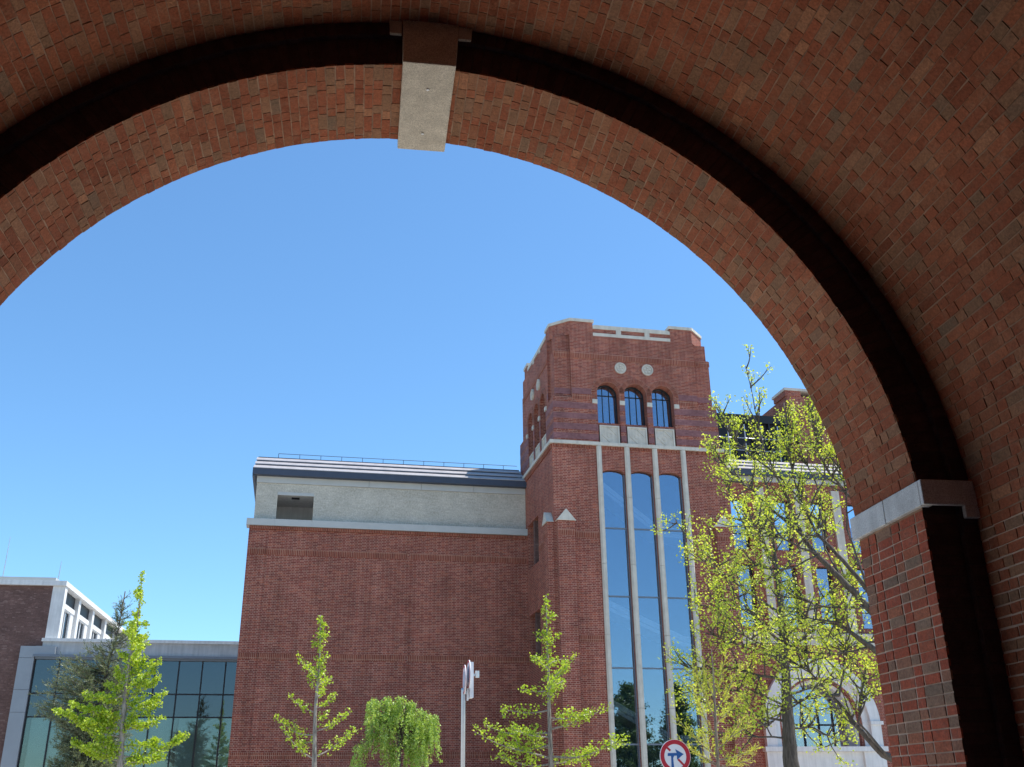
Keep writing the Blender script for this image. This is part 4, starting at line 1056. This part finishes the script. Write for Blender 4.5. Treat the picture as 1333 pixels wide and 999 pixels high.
random.seed(33)                                                       # tree standing behind the pier, limbs reaching left
b = 17; base = Vector((at(1215, 999, b).x, b, 0)); th = Thing('plane_tree', base.x, b, 'tree hidden by the arch pier with only thick dark limbs reaching out', 'tree')
tr = MB(); lv = Leaves(); leaf = lambda p: lv.cluster(p, random.randint(3, 6), .12, .040)
T = px(b, (1213, 999), (1208, 930), (1200, 860)); tr.tube([base]+T, [.27, .22, .2, .16], 12)
for P_, r in (([(1213, 1010), (1153, 982), (1125, 948), (1093, 905), (1062, 868), (1042, 858)], .09), ([(1204, 900), (1132, 842), (1108, 824), (1090, 810), (1060, 806), (1030, 800)], .072),
              ([(1200, 862), (1130, 790), (1095, 752), (1066, 722), (1050, 703), (1040, 680), (1031, 655), (1019, 626), (1001, 590), (988, 532), (976, 472)], .078),
              ([(1200, 855), (1130, 765), (1092, 718), (1066, 688), (1055, 658), (1041, 615), (1036, 560), (1032, 515)], .056), ([(1180, 800), (1105, 653), (1073, 623), (1050, 590), (1040, 545)], .04),
              ([(1066, 722), (1040, 715), (1005, 700), (975, 690)], .028), ([(1050, 703), (1010, 655), (985, 620), (965, 590), (950, 555)], .028), ([(1130, 790), (1085, 790), (1045, 775), (1010, 770)], .03), ([(1093, 905), (1060, 905), (1025, 925), (1000, 950)], .03),
              ([(1066, 688), (1075, 640), (1062, 590), (1045, 540)], .026), ([(1019, 626), (990, 590), (970, 560), (962, 520)], .02), ([(1153, 982), (1120, 940), (1125, 900), (1135, 880)], .025), ([(1095, 752), (1085, 710), (1090, 670), (1080, 630)], .022), ([(1130, 765), (1100, 690), (1095, 640), (1075, 590)], .025), ([(1132, 842), (1100, 850), (1070, 845), (1040, 830)], .022), ([(1066, 722), (1030, 740), (1000, 745), (975, 740)], .02), ([(1093, 905), (1105, 870), (1115, 840), (1110, 810)], .02), ([(1055, 658), (1075, 620), (1068, 570), (1050, 520)], .018)):
    pts = px(b, *P_); dy = random.uniform(-.6, 1.2)
    for i, p in enumerate(pts): p.y += dy*i/(len(pts)-1)
    along_limb(tr, lv, pts, r, .008, leaf, int(7+2.0*len(pts)), .75, 1, .38, 9)
tr.build('trunk', M_BARKD, th, smooth=True, wrap=False, normals=False); lv.build('crown', M_MAPLE, th)

random.seed(5)                                                        # slender sprouting sapling by the sign
b = 20.5; T = px(b, (935, 999), (932, 950), (930, 906), (928, 870), (926, 845)); base = Vector((T[0].x, b, 0))
th = Thing('larch_sapling', base.x, b, 'slender sapling with sparse yellow green sprays beside the round sign', 'tree')
tr = MB(); lv = Leaves(); tr.tube([base]+T, [.045, .036, .03, .022, .014, .006], 7)
for p, q in (((934, 985), (884, 935)), ((933, 960), (892, 890)), ((932, 940), (905, 860)), ((934, 990), (996, 972)), ((933, 965), (985, 936)), ((932, 945), (972, 905)), ((931, 925), (955, 870)), ((930, 910), (915, 850)), ((934, 995), (880, 965)), ((935, 998), (978, 990)), ((933, 975), (960, 940)), ((934, 990), (905, 955)), ((930, 905), (945, 850)), ((935, 998), (915, 985))):
    P_, Q = at(*p, b), at(*q, b); Q.y += random.uniform(-.5, .5)*(Q-P_).length; c = curve(P_, Q, .05, 7, .05)
    tr.tube(c, [.012*(1-k/8)+.003 for k in range(8)], 5)
    L = (Q-P_).length
    for k in range(int(L*30)):
        s0 = along(c, random.uniform(.15, 1)); d = ((Q-P_).normalized()+rv()*.8+Vector((0, 0, .3))).normalized(); l2 = random.uniform(.08, .28)
        for j in range(9): lv.needle(s0+d*l2*j/9, (d+rv()*.8).normalized(), random.uniform(.03, .06), .012)
tr.build('trunk', M_TWIG, th, smooth=True, wrap=False, normals=False); lv.build('crown', M_FEATH, th)

# trees beyond the gatehouse, seen mirrored in the lowest glass of the tower
random.seed(44)
for (a, b, h, wd, lbl) in ((23.4, 8.5, 9.4, 3.3, 'broad leafy tree mirrored in the first glass strip of the tower'), (26.3, 10.5, 9.3, 2.3, 'narrower leafy tree mirrored in the middle glass strip of the tower')):
    th = Thing('leafy_tree', a, b, lbl, 'tree', 'trees beside the gatehouse'); tr = MB(); lv = Leaves()
    tr.tube([(a, b, 0), (a+.1, b, h*.5), (a, b, h*.96)], [.2, .13, .02], 8)
    for i in range(240):
        t = random.uniform(.12, 1); an = random.uniform(0, 6.283); rr = (1.05-t)**.6*wd*random.uniform(.6, 1.05); s0 = Vector((a, b, h*t*.95)); q = s0+Vector((math.cos(an)*rr, math.sin(an)*rr, rr*.25)); c = curve(s0, q, .1, 6)
        tr.tube(c, [.03*(1-k/7)+.004 for k in range(7)], 4)
        for k in range(int(rr*12)+4): lv.cluster(along(c, random.uniform(.2, 1))+rv()*.15, 6, .25, .12)
    tr.build('trunk', M_BARKD, th, smooth=True, wrap=False, normals=False); lv.build('crown', M_BROAD, th)
